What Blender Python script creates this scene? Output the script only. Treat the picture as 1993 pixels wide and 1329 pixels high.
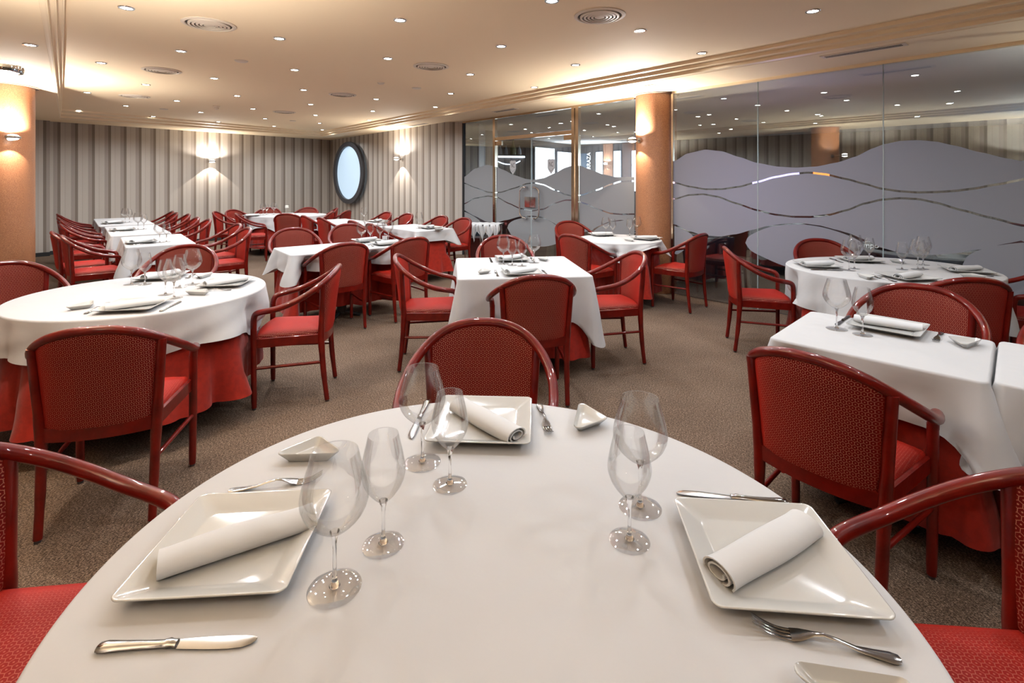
import bpy, math, random
from math import sin, cos, pi, radians as R, hypot, sqrt, exp
from mathutils import Vector, Matrix
random.seed(7)
scene = bpy.context.scene
for o in list(bpy.data.objects): bpy.data.objects.remove(o)
COL = scene.collection

# ------------------------------------------------------------ camera, world, exposure
CAM_H, FPX, HOR = 1.45, 980.0, 349.0
cd = bpy.data.cameras.new('camera'); cam = bpy.data.objects.new('camera', cd); COL.objects.link(cam)
cam.location = (0, 0, CAM_H); cam.rotation_euler = (pi/2, 0, 0)
cd.sensor_width = 36; cd.lens = FPX/1993*36; cd.shift_y = -(664.5-HOR)/1993; cd.clip_start = .05; cd.clip_end = 100
scene.camera = cam
w = bpy.data.worlds.new('world'); scene.world = w; w.use_nodes = True
w.node_tree.nodes['Background'].inputs[0].default_value = (.5, .6, .75, 1)
w.node_tree.nodes['Background'].inputs[1].default_value = .3
scene.view_settings.view_transform = 'Standard'; scene.view_settings.look = 'None'
scene.view_settings.gamma = 1; scene.view_settings.exposure = 0.62; scene.view_settings.use_curve_mapping = False
cy = scene.cycles
cy.max_bounces = 10; cy.diffuse_bounces = 5; cy.glossy_bounces = 5; cy.transmission_bounces = 8; cy.transparent_max_bounces = 24
cy.caustics_reflective = False; cy.caustics_refractive = False; cy.sample_clamp_indirect = 4; cy.blur_glossy = .5
cy.use_denoising = True
SPOT_W = 35.0           # watts of one recessed downlight
SCONCE_W = 30.0
WARM = (.95, 1, 1.06)

def at(px, py, z):      # the point of height z that the photograph shows at pixel (px, py)
    Y = FPX*(CAM_H-z)/(py-HOR); return ((px-996.5)*Y/FPX, Y)
# room axes: s runs along the glass wall (towards the right foreground), t across the room (towards the glass)
DX, DY, NX, NY = .663, -.749, .749, .663
def G(s, t, z=0.0): return (s*DX+t*NX, s*DY+t*NY, z)

# ------------------------------------------------------------ materials
def nmat(name):
    m = bpy.data.materials.new(name); m.use_nodes = True; nt = m.node_tree
    return m, nt, nt.nodes['Principled BSDF'], nt.nodes['Material Output']
def pm(name, col, rough=.5, metal=0, coat=0, emis=None, es=0, sheen=0, spec=.5, trans=0):
    m, nt, b, o = nmat(name)
    b.inputs['Base Color'].default_value = (*col, 1); b.inputs['Roughness'].default_value = rough
    b.inputs['Metallic'].default_value = metal; b.inputs['Coat Weight'].default_value = coat
    b.inputs['Coat Roughness'].default_value = .04
    b.inputs['Sheen Weight'].default_value = sheen; b.inputs['Specular IOR Level'].default_value = spec
    b.inputs['Transmission Weight'].default_value = trans
    if emis: b.inputs['Emission Color'].default_value = (*emis, 1); b.inputs['Emission Strength'].default_value = es
    return m
def N(nt, t, **k):
    n = nt.nodes.new(t)
    for a, v in k.items(): setattr(n, a, v)
    return n
def math_n(nt, op, a, b=None, c=None):
    n = N(nt, 'ShaderNodeMath', operation=op)
    for i, v in enumerate((a, b, c)):
        if v is None: continue
        if isinstance(v, (int, float)): n.inputs[i].default_value = v
        else: nt.links.new(v, n.inputs[i])
    return n.outputs[0]
def ramp(nt, fac, stops, interp='LINEAR'):
    r = N(nt, 'ShaderNodeValToRGB'); r.color_ramp.interpolation = interp
    e = r.color_ramp.elements
    while len(e) < len(stops): e.new(.5)
    for el, (p, c) in zip(e, stops): el.position = p; el.color = (*c, 1)
    nt.links.new(fac, r.inputs[0]); return r.outputs[0]
def noise(nt, scale, detail=2, coord='Object', vec=None, rough=.5):
    n = N(nt, 'ShaderNodeTexNoise'); n.inputs['Scale'].default_value = scale; n.inputs['Detail'].default_value = detail
    n.inputs['Roughness'].default_value = rough
    if vec is None:
        tc = N(nt, 'ShaderNodeTexCoord'); vec = tc.outputs[coord]
    nt.links.new(vec, n.inputs['Vector']); return n.outputs['Fac']
def bump(nt, b, h, strength, dist):
    bp = N(nt, 'ShaderNodeBump'); bp.inputs['Strength'].default_value = strength; bp.inputs['Distance'].default_value = dist
    nt.links.new(h, bp.inputs['Height']); nt.links.new(bp.outputs[0], b.inputs['Normal'])

def m_lacquer():
    m, nt, b, o = nmat('red_lacquered_wood')
    f = noise(nt, 14, 4)
    nt.links.new(ramp(nt, f, [(.3, (.075, .0025, .001)), (.75, (.135, .005, .002))]), b.inputs['Base Color'])
    b.inputs['Roughness'].default_value = .35; b.inputs['Specular IOR Level'].default_value = .15; b.inputs['Coat Weight'].default_value = .55; b.inputs['Coat Roughness'].default_value = .03
    bump(nt, b, noise(nt, 60, 2), .12, .004); return m
def m_upholstery():
    m, nt, b, o = nmat('honeycomb_upholstery')
    uv = N(nt, 'ShaderNodeUVMap'); uv.uv_map = 'UVMap'
    sep = N(nt, 'ShaderNodeSeparateXYZ'); nt.links.new(uv.outputs[0], sep.inputs[0])
    a, bb = .0155, .0268
    ax = []
    def cell(off):
        x = math_n(nt, 'SUBTRACT', math_n(nt, 'FRACT', math_n(nt, 'ADD', math_n(nt, 'DIVIDE', sep.outputs[0], a), off)), .5)
        y = math_n(nt, 'SUBTRACT', math_n(nt, 'FRACT', math_n(nt, 'ADD', math_n(nt, 'DIVIDE', sep.outputs[1], bb), off)), .5)
        y = math_n(nt, 'MULTIPLY', y, bb/a); ax.append(math_n(nt, 'GREATER_THAN', math_n(nt, 'ABSOLUTE', x), .452))
        return math_n(nt, 'SQRT', math_n(nt, 'ADD', math_n(nt, 'MULTIPLY', x, x), math_n(nt, 'MULTIPLY', y, y)))
    dA, dB = cell(100.0), cell(100.5)
    edge = math_n(nt, 'LESS_THAN', math_n(nt, 'ABSOLUTE', math_n(nt, 'SUBTRACT', dA, dB)), .085)
    dm = math_n(nt, 'MINIMUM', dA, dB)
    near_a = math_n(nt, 'LESS_THAN', dA, dB); edge2 = math_n(nt, 'ADD', math_n(nt, 'MULTIPLY', near_a, ax[0]), math_n(nt, 'MULTIPLY', math_n(nt, 'SUBTRACT', 1.0, near_a), ax[1]))
    dot = math_n(nt, 'LESS_THAN', dm, .12)
    pat = math_n(nt, 'MINIMUM', math_n(nt, 'ADD', math_n(nt, 'ADD', edge, edge2), dot), 1.0)
    mix = N(nt, 'ShaderNodeMix', data_type='RGBA')
    nt.links.new(pat, mix.inputs['Factor']); mix.inputs['A'].default_value = (.105, .003, .002, 1); mix.inputs['B'].default_value = (.31, .125, .085, 1)
    lw = N(nt, 'ShaderNodeLayerWeight'); lw.inputs[0].default_value = .5
    nap = ramp(nt, lw.outputs['Facing'], [(.15, (0, 0, 0)), (.75, (1, 1, 1))])
    mx2 = N(nt, 'ShaderNodeMix', data_type='RGBA'); nt.links.new(nap, mx2.inputs['Factor']); nt.links.new(mix.outputs['Result'], mx2.inputs['A']); mx2.inputs['B'].default_value = (.265, .0105, .0045, 1)
    nt.links.new(mx2.outputs['Result'], b.inputs['Base Color']); b.inputs['Roughness'].default_value = .62
    b.inputs['Specular IOR Level'].default_value = .12; b.inputs['Sheen Weight'].default_value = .0; b.inputs['Sheen Tint'].default_value = (1, .45, .35, 1)
    bump(nt, b, math_n(nt, 'ADD', pat, noise(nt, 400, 1)), .35, .0012); return m
def m_cloth(name, c, wr=.5, pattern=False):
    m, nt, b, o = nmat(name)
    f = noise(nt, 3.5, 3)
    if pattern:
        g = noise(nt, 28, 5, rough=.65)
        nt.links.new(ramp(nt, g, [(.42, tuple(x*.86 for x in c)), (.55, c)]), b.inputs['Base Color'])
    else: b.inputs['Base Color'].default_value = (*c, 1)
    b.inputs['Roughness'].default_value = .85; b.inputs['Sheen Weight'].default_value = .15; b.inputs['Specular IOR Level'].default_value = .2
    bump(nt, b, math_n(nt, 'ADD', math_n(nt, 'MULTIPLY', f, 1.0), math_n(nt, 'MULTIPLY', noise(nt, 11, 4), .35)), wr, .02); return m
def m_carpet():
    m, nt, b, o = nmat('brown_woven_carpet')
    tc = N(nt, 'ShaderNodeTexCoord'); mp = N(nt, 'ShaderNodeMapping'); mp.inputs['Rotation'].default_value = (0, 0, R(41.5)); mp.inputs['Scale'].default_value = (1, 3.2, 1)
    nt.links.new(tc.outputs['Object'], mp.inputs[0])
    f = noise(nt, 95, 3, vec=mp.outputs[0], rough=.7)
    mp2 = N(nt, 'ShaderNodeMapping'); mp2.inputs['Rotation'].default_value = (0, 0, R(41.5)); mp2.inputs['Scale'].default_value = (3.5, 1, 1)
    nt.links.new(tc.outputs['Object'], mp2.inputs[0])
    g = noise(nt, 60, 2, vec=mp2.outputs[0], rough=.6)
    h = noise(nt, 260, 1)
    big = noise(nt, 1.6, 3)
    v = math_n(nt, 'ADD', math_n(nt, 'ADD', math_n(nt, 'MULTIPLY', f, .45), math_n(nt, 'MULTIPLY', g, .25)), math_n(nt, 'ADD', math_n(nt, 'MULTIPLY', h, .22), math_n(nt, 'MULTIPLY', big, .08)))
    nt.links.new(ramp(nt, v, [(.41, (.030, .020, .014)), (.5, (.110, .075, .052)), (.58, (.28, .20, .145))]), b.inputs['Base Color'])
    b.inputs['Roughness'].default_value = .95; b.inputs['Specular IOR Level'].default_value = .1
    bump(nt, b, v, .8, .01); return m
def m_stripes():
    m, nt, b, o = nmat('striped_wallpaper')
    uv = N(nt, 'ShaderNodeUVMap'); uv.uv_map = 'UVMap'
    sep = N(nt, 'ShaderNodeSeparateXYZ'); nt.links.new(uv.outputs[0], sep.inputs[0])
    f = math_n(nt, 'FRACT', math_n(nt, 'DIVIDE', sep.outputs[0], .262))
    base = ramp(nt, f, [(0, (.195, .16, .13)), (.17, (.31, .27, .235)), (.40, (.43, .385, .335)), (.72, (.37, .33, .285)), (.76, (.445, .40, .35))], 'CONSTANT')
    mx = N(nt, 'ShaderNodeMix', data_type='RGBA', blend_type='MULTIPLY'); mx.inputs['Factor'].default_value = 1
    nt.links.new(base, mx.inputs['A']); nt.links.new(ramp(nt, noise(nt, 250, 2), [(.3, (.88, .88, .88)), (.7, (1, 1, 1))]), mx.inputs['B'])
    nt.links.new(mx.outputs['Result'], b.inputs['Base Color']); b.inputs['Roughness'].default_value = .6; b.inputs['Specular IOR Level'].default_value = .25
    return m
def m_column():
    m, nt, b, o = nmat('terracotta_stipple')
    f = noise(nt, 190, 3, rough=.7)
    nt.links.new(ramp(nt, f, [(.30, (.13, .050, .023)), (.52, (.25, .105, .048)), (.70, (.42, .21, .10))]), b.inputs['Base Color'])
    b.inputs['Roughness'].default_value = .38; bump(nt, b, f, .25, .004); return m
def m_thin_glass():     # one wall of a hand-blown glass: looks through, mirrors more towards the edge
    m, nt, b, o = nmat('thin_clear_glass'); nt.nodes.remove(b)
    t = N(nt, 'ShaderNodeBsdfTransparent'); g = N(nt, 'ShaderNodeBsdfGlossy'); g.inputs['Roughness'].default_value = .01
    lw = N(nt, 'ShaderNodeLayerWeight'); lw.inputs[0].default_value = .5
    nt.links.new(ramp(nt, lw.outputs['Facing'], [(0, (.997, .997, .997)), (.86, (.982, .983, .983)), (.96, (.70, .71, .71)), (1, (.30, .31, .31))]), t.inputs[0])
    fr = N(nt, 'ShaderNodeFresnel'); fr.inputs[0].default_value = 1.5
    geo = N(nt, 'ShaderNodeNewGeometry')
    mx = N(nt, 'ShaderNodeMixShader'); nt.links.new(math_n(nt, 'MINIMUM', math_n(nt, 'MULTIPLY', lw.outputs['Fresnel'], 0.45), .35), mx.inputs[0])
    lw.inputs[0].default_value = .33
    nt.links.new(t.outputs[0], mx.inputs[1]); nt.links.new(g.outputs[0], mx.inputs[2]); nt.links.new(mx.outputs[0], o.inputs[0]); return m
def m_pane():           # tinted partition glass
    m, nt, b, o = nmat('tinted_partition_glass'); nt.nodes.remove(b)
    t = N(nt, 'ShaderNodeBsdfTransparent'); t.inputs[0].default_value = (.86, .89, .89, 1)
    g = N(nt, 'ShaderNodeBsdfGlossy'); g.inputs['Roughness'].default_value = 0.0; g.inputs[0].default_value = (.85, .93, .95, 1)
    lw = N(nt, 'ShaderNodeLayerWeight'); lw.inputs[0].default_value = .3
    mx = N(nt, 'ShaderNodeMixShader'); nt.links.new(math_n(nt, 'ADD', math_n(nt, 'MULTIPLY', lw.outputs['Facing'], .12), .19), mx.inputs[0])
    nt.links.new(t.outputs[0], mx.inputs[1]); nt.links.new(g.outputs[0], mx.inputs[2]); nt.links.new(mx.outputs[0], o.inputs[0]); return m
def m_film(name='frosted_window_film', dc=(.27, .265, .27, 1), tc=(.66, .66, .69, 1)):
    m, nt, b, o = nmat(name); nt.nodes.remove(b)
    d = N(nt, 'ShaderNodeBsdfDiffuse'); d.inputs[0].default_value = dc
    t = N(nt, 'ShaderNodeBsdfTranslucent'); t.inputs[0].default_value = tc
    mx = N(nt, 'ShaderNodeMixShader'); mx.inputs[0].default_value = .5
    nt.links.new(d.outputs[0], mx.inputs[1]); nt.links.new(t.outputs[0], mx.inputs[2]); nt.links.new(mx.outputs[0], o.inputs[0]); return m
def m_glass(name='solid_glass', col=(1, 1, 1)):
    m, nt, b, o = nmat(name); nt.nodes.remove(b)
    g = N(nt, 'ShaderNodeBsdfGlass'); g.inputs['IOR'].default_value = 1.5; g.inputs['Roughness'].default_value = 0; g.inputs[0].default_value = (*col, 1)
    nt.links.new(g.outputs[0], o.inputs[0]); return m

M = dict(
    wood=m_lacquer(), uph=m_upholstery(), white=m_cloth('white_table_linen', (.395, .39, .39), .22), red=m_cloth('red_damask_linen', (.255, .012, .004), .35, True),
    napkin=m_cloth('white_napkin_linen', (.46, .46, .46), .12), carpet=m_carpet(), stripes=m_stripes(), column=m_column(),
    ceil=pm('cream_ceiling_paint', (.94, .75, .50), .75), cornice=pm('cream_cornice_paint', (.91, .73, .49), .42), ceil2=pm('grey_ceiling_paint', (.62, .60, .58), .8),
    thin=m_thin_glass(), glass=m_glass(), pane=m_pane(), film=m_film(), crestfilm=m_film('backlit_crest_film', (.55, .52, .52, 1), (.95, .93, .93, 1)),  # crest film made paler to stand in for light from behind
    china=pm('white_glazed_china', (.42, .415, .395), .12, coat=.5), steel=pm('polished_steel', (.29, .28, .275), .16, 1), chrome=pm('chrome', (.8, .8, .8), .06, 1),
    bronze=pm('polished_bronze_frame', (.62, .47, .33), .16, 1), black=pm('black_plinth', (.012, .012, .013), .5), darkwall=pm('dark_foyer_wall', (.055, .045, .042), .5),
    bluewall=pm('slate_blue_panel', (.06, .08, .11), .4), ventw=pm('vent_cream_enamel', (.74, .63, .50), .4), ventd=pm('vent_shadow_gap', (.05, .04, .03), .8),
    lamp=pm('downlight_lens', (1, 1, 1), .3, emis=(1, .93, .84), es=45), slamp=pm('sconce_lens', (1, 1, 1), .3, emis=(1, .93, .82), es=18),
    offlamp=pm('frosted_lens', (.85, .83, .8), .3, emis=(1, .93, .84), es=4),
    winglow=pm('daylit_window_glass', (.8, .85, .9), .4, emis=(.93, .96, 1), es=1.6), oval=pm('backlit_frosted_porthole', (.3, .35, .4), .12, emis=(.42, .58, .72), es=.62),
    oframe=pm('charcoal_window_frame', (.035, .035, .04), .35), rubber=pm('dark_glide', (.02, .015, .015), .6), edge=pm('pale_glass_edge', (.30, .36, .37), .2),
    letters=pm('white_lettering', (.8, .8, .8), .5, emis=(1, 1, 1), es=.5), letterd=pm('dark_lettering', (.08, .07, .07), .5), planter=pm('slate_planter', (.045, .055, .075), .35),
    planterd=pm('dark_brown_planter', (.022, .014, .012), .3), shelf=pm('lit_bar_shelf', (.7, .8, .9), .3, emis=(.75, .85, 1), es=3.5), bglass=pm('green_bottle_glass', (.16, .19, .04), .1, coat=1),
    clearb=pm('clear_bottle_painted_glints', (.55, .6, .65), .1, coat=1), blueb=pm('blue_bottle', (.05, .1, .5), .1, coat=1), brownw=pm('warm_brown_panel', (.20, .10, .06), .5), burgundy=pm('burgundy_leather', (.06, .012, .01), .35),  # clear bottles are opaque and pale, glass glints put into the colour
    purple=pm('purple_lit_display', (.3, .2, .4), .4, emis=(.45, .36, .95), es=3), orange=pm('orange_lit_display', (.5, .2, .1), .4, emis=(1, .25, .05), es=2.5), wax=pm('white_wax', (.9, .88, .8), .5),
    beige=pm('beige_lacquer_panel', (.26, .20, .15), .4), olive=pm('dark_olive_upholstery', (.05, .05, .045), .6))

# ------------------------------------------------------------ mesh helpers
def obj(name, verts, faces, mat, parent=None, uv=None, smooth=True, loc=None, sharp=None):
    me = bpy.data.meshes.new(name)
    if loc is not None: verts = [(v[0]-loc[0], v[1]-loc[1], v[2]-loc[2]) for v in verts]
    me.from_pydata(verts, [], faces)
    if uv:
        l = me.uv_layers.new(name='UVMap')
        for p in me.polygons:
            for li in p.loop_indices: l.data[li].uv = uv[me.loops[li].vertex_index]
    me.materials.append(mat)
    if smooth:
        me.polygons.foreach_set('use_smooth', [True]*len(me.polygons))
        if sharp is not None: me.set_sharp_from_angle(angle=R(sharp))
    me.validate(); me.update()
    o = bpy.data.objects.new(name, me); COL.objects.link(o)
    if loc is not None: o.location = loc
    if parent: o.parent = parent
    return o
def empty(name, loc=(0, 0, 0), rz=0):
    o = bpy.data.objects.new(name, None); COL.objects.link(o); o.location = loc; o.rotation_euler = (0, 0, rz); o.empty_display_size = .1; return o
def tag(o, label, cat, group=None, kind=None):
    o['label'] = label; o['category'] = cat
    if group: o['group'] = group
    if kind: o['kind'] = kind
    return o
def struct(o): o['kind'] = 'structure'; return o
class MB:
    def __init__(s): s.v = []; s.f = []; s.uv = []
    def add(s, v, f, uv=None):
        n = len(s.v); s.v += [tuple(x) for x in v]; s.f += [tuple(i+n for i in q) for q in f]
        s.uv += uv if uv else [(0, 0)]*len(v)
    def box(s, a, b, T=None):
        x0, y0, z0 = a; x1, y1, z1 = b
        v = [(x0, y0, z0), (x1, y0, z0), (x1, y1, z0), (x0, y1, z0), (x0, y0, z1), (x1, y0, z1), (x1, y1, z1), (x0, y1, z1)]
        if T: v = [T(*p) for p in v]
        s.add(v, [(0, 3, 2, 1), (4, 5, 6, 7), (0, 1, 5, 4), (1, 2, 6, 5), (2, 3, 7, 6), (3, 0, 4, 7)])
    def quad(s, pts, uv=None): s.add(pts, [(0, 1, 2, 3)], uv)
    def tube(s, path, r, n=12, cap=True, flat=1.0):
        P = [Vector(p) for p in path]; m = len(P); rr = r if hasattr(r, '__len__') else [r]*m
        up = None; base = len(s.v); vs = []
        for i in range(m):
            t = (P[min(i+1, m-1)]-P[max(i-1, 0)]).normalized()
            if up is None:
                up = Vector((0, 0, 1)) if abs(t.z) < .9 else Vector((1, 0, 0))
            a = t.cross(up).normalized(); up = a.cross(t).normalized()
            for k in range(n):
                q = 2*pi*k/n; vs.append(tuple(P[i]+a*cos(q)*rr[i]+up*sin(q)*rr[i]*flat))
        fs = [(i*n+k, i*n+(k+1) % n, (i+1)*n+(k+1) % n, (i+1)*n+k) for i in range(m-1) for k in range(n)]
        if cap: fs += [tuple(range(n))[::-1], tuple((m-1)*n+k for k in range(n))]
        s.add(vs, fs)
    def lathe(s, prof, n=24, c=(0, 0, 0), closed=False):
        vs = []
        for r, z in prof:
            for k in range(n): q = 2*pi*k/n; vs.append((c[0]+r*cos(q), c[1]+r*sin(q), c[2]+z))
        m = len(prof); L = m if closed else m-1
        fs = [(i*n+k, i*n+(k+1) % n, ((i+1) % m)*n+(k+1) % n, ((i+1) % m)*n+k) for i in range(L) for k in range(n)]
        s.add(vs, fs)
    def loft(s, rings, cap=True):
        n = len(rings[0]); vs = [p for r in rings for p in r]; m = len(rings)
        fs = [(i*n+k, i*n+(k+1) % n, (i+1)*n+(k+1) % n, (i+1)*n+k) for i in range(m-1) for k in range(n)]
        if cap: fs += [tuple(range(n))[::-1], tuple((m-1)*n+k for k in range(n))]
        s.add(vs, fs)
    def obj(s, name, mat, parent=None, smooth=True, loc=None, uv=False, sharp=40):
        return obj(name, s.v, s.f, mat, parent, s.uv if uv else None, smooth, loc, sharp if smooth else None)
def spline(pts, k=6):
    P = [Vector(p) for p in pts]; out = []
    for i in range(len(P)-1):
        a, b, c, d = P[max(i-1, 0)], P[i], P[i+1], P[min(i+2, len(P)-1)]
        for j in range(k):
            t = j/k; out.append(.5*((2*b)+(c-a)*t+(2*a-5*b+4*c-d)*t*t+(3*b-a-3*c+d)*t**3))
    out.append(P[-1]); return out
def interp(c, x):
    if x <= c[0][0]: return c[0][1]
    for (a, p), (b, q) in zip(c, c[1:]):
        if x <= b: t = (x-a)/(b-a); t = t*t*(3-2*t)*.35+t*.65; return p+(q-p)*t
    return c[-1][1]
def copy_tree(o, parent=None):
    c = o.copy(); COL.objects.link(c)
    if parent: c.parent = parent
    for ch in o.children: copy_tree(ch, c)
    return c
USED = set()
def place(proto, loc, rz, label, cat, group=None):
    if proto.name not in USED: USED.add(proto.name); o = proto
    else: o = copy_tree(proto)
    o.location = loc; o.rotation_euler = (0, 0, rz); return tag(o, label, cat, group)

# ------------------------------------------------------------ room shell
H1, H2 = 2.56, 2.67     # soffit and main ceiling heights
S0, S1, TL, TG, TS = -14.3, 4.6, -1.45, 5.74, 5.5
cor = (-5.137, 14.257); fl = (-8.9, 9.635)
fdx, fdy = (cor[0]-fl[0]), (cor[1]-fl[1]); fL = hypot(fdx, fdy); fdx /= fL; fdy /= fL
b = MB(); b.quad([(-26, -9, 0), (20, -9, 0), (20, 26, 0), (-26, 26, 0)]); struct(b.obj('floor', M['carpet'], smooth=False))
def wall(name, pts, z0, z1, mat, thick=None):
    b = MB(); u = 0
    for (x0, y0), (x1, y1) in zip(pts, pts[1:]):
        L = hypot(x1-x0, y1-y0)
        b.quad([(x0, y0, z0), (x1, y0+(y1-y0), z0), (x1, y1, z1), (x0, y0, z1)], [(u, z0), (u+L, z0), (u+L, z1), (u, z1)]); u += L
    return struct(b.obj(name, mat, uv=True, smooth=False))
far_left = (fl[0]-3.3*fdx, fl[1]-3.3*fdy)
lw0 = G(-13.6, TL); lw1 = G(S1, TL)
stripe_end = G(-8.17, TS)
wall('wall_far', [cor, far_left], 0, H1, M['stripes'])
wall('wall_right', [stripe_end[:2], cor], 0, H1, M['stripes'])
wall('wall_left', [lw1[:2], lw0[:2]], 0, H1, M['stripes'])
wall('wall_back', [G(S1, 14)[:2], G(S1, TL)[:2]], 0, 2.75, M['beige'])
b = MB(); e1 = G(-8.17, TS); e2 = G(-7.9, TG)
b.quad([(e2[0], e2[1], 0), (e1[0], e1[1], 0), (e1[0], e1[1], H1), (e2[0], e2[1], H1)], [(0.1, 0), (.45, 0), (.45, H1), (.1, H1)])
struct(b.obj('wall_return', M['stripes'], uv=True, smooth=False))
# pilaster on the far left of the far wall
b = MB(); px0, px1 = (-8.915, 9.235), (-9.35, 9.30)
pts = [(-8.62, 9.29), (-9.13, 8.70)]
o_n = (-fdy, fdx)
c0 = (fl[0]+.02*fdx, fl[1]+.02*fdy); c1 = (c0[0]-fdx*.62, c0[1]-fdy*.62)
nn = (fdy, -fdx)        # towards the room
q0 = (c0[0]+nn[0]*.16, c0[1]+nn[1]*.16); q1 = (c1[0]+nn[0]*.16, c1[1]+nn[1]*.16)
b.quad([(q0[0], q0[1], 0), (c0[0], c0[1], 0), (c0[0], c0[1], H1), (q0[0], q0[1], H1)], [(0, 0), (.16, 0), (.16, H1), (0, H1)])
b.quad([(q1[0], q1[1], 0), (q0[0], q0[1], 0), (q0[0], q0[1], H1), (q1[0], q1[1], H1)], [(0, 0), (.62, 0), (.62, H1), (0, H1)])
b.quad([(c1[0], c1[1], 0), (q1[0], q1[1], 0), (q1[0], q1[1], H1), (c1[0], c1[1], H1)], [(0, 0), (.16, 0), (.16, H1), (0, H1)])
struct(b.obj('wall_pilaster', M['stripes'], uv=True, smooth=False))
def skirting(name, p, q, off=.012):
    L = hypot(q[0]-p[0], q[1]-p[1]); dx, dy = (q[0]-p[0])/L, (q[1]-p[1])/L; nx, ny = dy*off, -dx*off
    b = MB(); b.box((0, 0, 0), (1, 1, .075), lambda x, y, z: (p[0]+(q[0]-p[0])*x+nx*y, p[1]+(q[1]-p[1])*x+ny*y, z))
    return struct(b.obj(name, M['black'], smooth=False))
skirting('baseboard_far', fl, cor)
skirting('baseboard_pilaster', q1, q0)
skirting('baseboard_right', cor, stripe_end[:2])
skirting('baseboard_left', lw0[:2], lw1[:2])

# ceiling: raised centre with a stepped cornice, soffit all round
R1 = [(-4.96, 13.2), G(S1-.6, 4.96)[:2], G(S1-.6, -.17)[:2], (-8.35, 9.3)]            # lower edge of the cornice
R2 = [(-4.92, 12.86), G(S1-.85, 4.73)[:2], G(S1-.85, .06)[:2], (-7.74, 8.66)]         # upper edge
b = MB(); b.add([(x, y, H2) for x, y in R2], [(0, 1, 2, 3)]); struct(b.obj('ceiling', M['ceil'], smooth=False))
O1 = [(-4.9, 14.9), G(S1+.1, TG+.02)[:2], G(S1+.1, TL-.2)[:2], (-11.6, 7.0)]
O1 = [(-5.0, 14.6), G(S1+.1, TG+.06)[:2], G(S1+.1, TL-.2)[:2], (-12.2, 7.2)]
b = MB(); b.add([(x, y, H1) for x, y in O1]+[(x, y, H1) for x, y in R1], [(0, 4, 5, 1), (1, 5, 6, 2), (2, 6, 7, 3), (3, 7, 4, 0)]); struct(b.obj('ceiling_soffit', M['ceil'], smooth=False))
b = MB(); dz = (H2-H1)
prof = [(0, 0), (0, .02), (.06, .026), (.22, .034), (.30, .05), (.32, .30), (.38, .36), (.54, .37), (.62, .39), (.64, .64), (.70, .69), (.86, .70), (.95, .73), (.97, .98), (1, 1)]
rings = []
for f, g in prof: rings.append([(a[0]+(c[0]-a[0])*f, a[1]+(c[1]-a[1])*f, H1+dz*g) for a, c in zip(R1, R2)])
for i in range(len(rings)-1):
    for k in range(4): k2 = (k+1) % 4; b.quad([rings[i][k], rings[i][k2], rings[i+1][k2], rings[i+1][k]])
struct(b.obj('ceiling_cornice', M['cornice'], smooth=False))

# ------------------------------------------------------------ foyer and lounge beyond the glass
FH = 2.60
b = MB(); b.add([G(-22, TG+.05, FH), G(S1, TG+.05, FH), G(S1, 15, FH), G(-22, 15, FH)], [(0, 1, 2, 3)]); struct(b.obj('ceiling_foyer', M['ceil2'], smooth=False))
bw0, bw1, ww1, dw1 = (-3.0, 13.95), (.58, 14.75), (2.12, 16.75), (5.6, 14.15)
wall('wall_bar', [bw0, bw1], 0, FH, M['darkwall']); wall('wall_window', [bw1, ww1], 0, FH, M['darkwall']); wall('wall_foyer', [ww1, dw1], 0, FH, M['darkwall'])
wall('wall_lounge', [dw1, (12.5, 9.0)], 0, FH, M['darkwall']); wall('wall_lounge_side', [(12.5, 9.0), G(S1, 14)[:2]], 0, FH, M['darkwall'])
b = MB(); b.box((0, 0, 0), (1, 1, 1), lambda x, y, z: (-.94+.26*x+.1*y, 10.05+.3*x+.6*y, z*FH)); struct(b.obj('wall_foyer_pier', M['bluewall'], smooth=False))
b = MB(); b.box((0, 0, 0), (1, 1, 1), lambda x, y, z: (-.72+.40*x, 11.2+.35*x+.05*y, 1.7+z*.85)); struct(b.obj('trim_1', M['beige'], smooth=False))  # beige board painted in for a reflection in the glass
b = MB(); b.box((0, 0, 0), (1, 1, 1), lambda x, y, z: (-.72+.40*x, 11.21+.35*x+.05*y, z*1.7)); struct(b.obj('trim_2', M['darkwall'], smooth=False))
def on_ray_line(px, p, q):      # where the sight line through column px meets the wall p-q
    k = (px-996.5)/FPX; ex, ey = q[0]-p[0], q[1]-p[1]
    # k*Y = x ; x = p0+u*ex ; Y = p1+u*ey
    u = (k*p[1]-p[0])/(ex-k*ey); return u, p[1]+u*ey
def wall_rect(name, p, q, x0, x1, y0, y1, mat, depth=.03, prnt=None, off=0.0):
    u0, Y0 = on_ray_line(x0, p, q); u1, Y1 = on_ray_line(x1, p, q); Ym = (Y0+Y1)/2
    z1 = CAM_H-(y0-HOR)*Ym/FPX; z0 = CAM_H-(y1-HOR)*Ym/FPX
    L = hypot(q[0]-p[0], q[1]-p[1]); dx, dy = (q[0]-p[0])/L, (q[1]-p[1])/L; nx, ny = dy, -dx
    T = lambda a, c, z: (p[0]+(q[0]-p[0])*(u0+(u1-u0)*a)+nx*(off+depth*c), p[1]+(q[1]-p[1])*(u0+(u1-u0)*a)+ny*(off+depth*c), z0+(z1-z0)*z)
    b = MB(); b.box((0, 0, 0), (1, 1, 1), T); ctr = T(.5, 0, 0)
    return b.obj(name, mat, prnt, smooth=False, loc=ctr if prnt is None else None)
def lit_window(n, p, q, x0, x1, y0, y1, fw=4):
    f = struct(wall_rect('window_%d' % n, p, q, x0-fw*.4, x1+fw*.4, y0-fw*.5, y1+3, M['oframe'], .03))
    g = wall_rect('pane', p, q, x0, x1, y0, y1, M['winglow'], .01, off=.031); g.location = tuple(a-c for a, c in zip(g.location, f.location)); g.parent = f; return f
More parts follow.
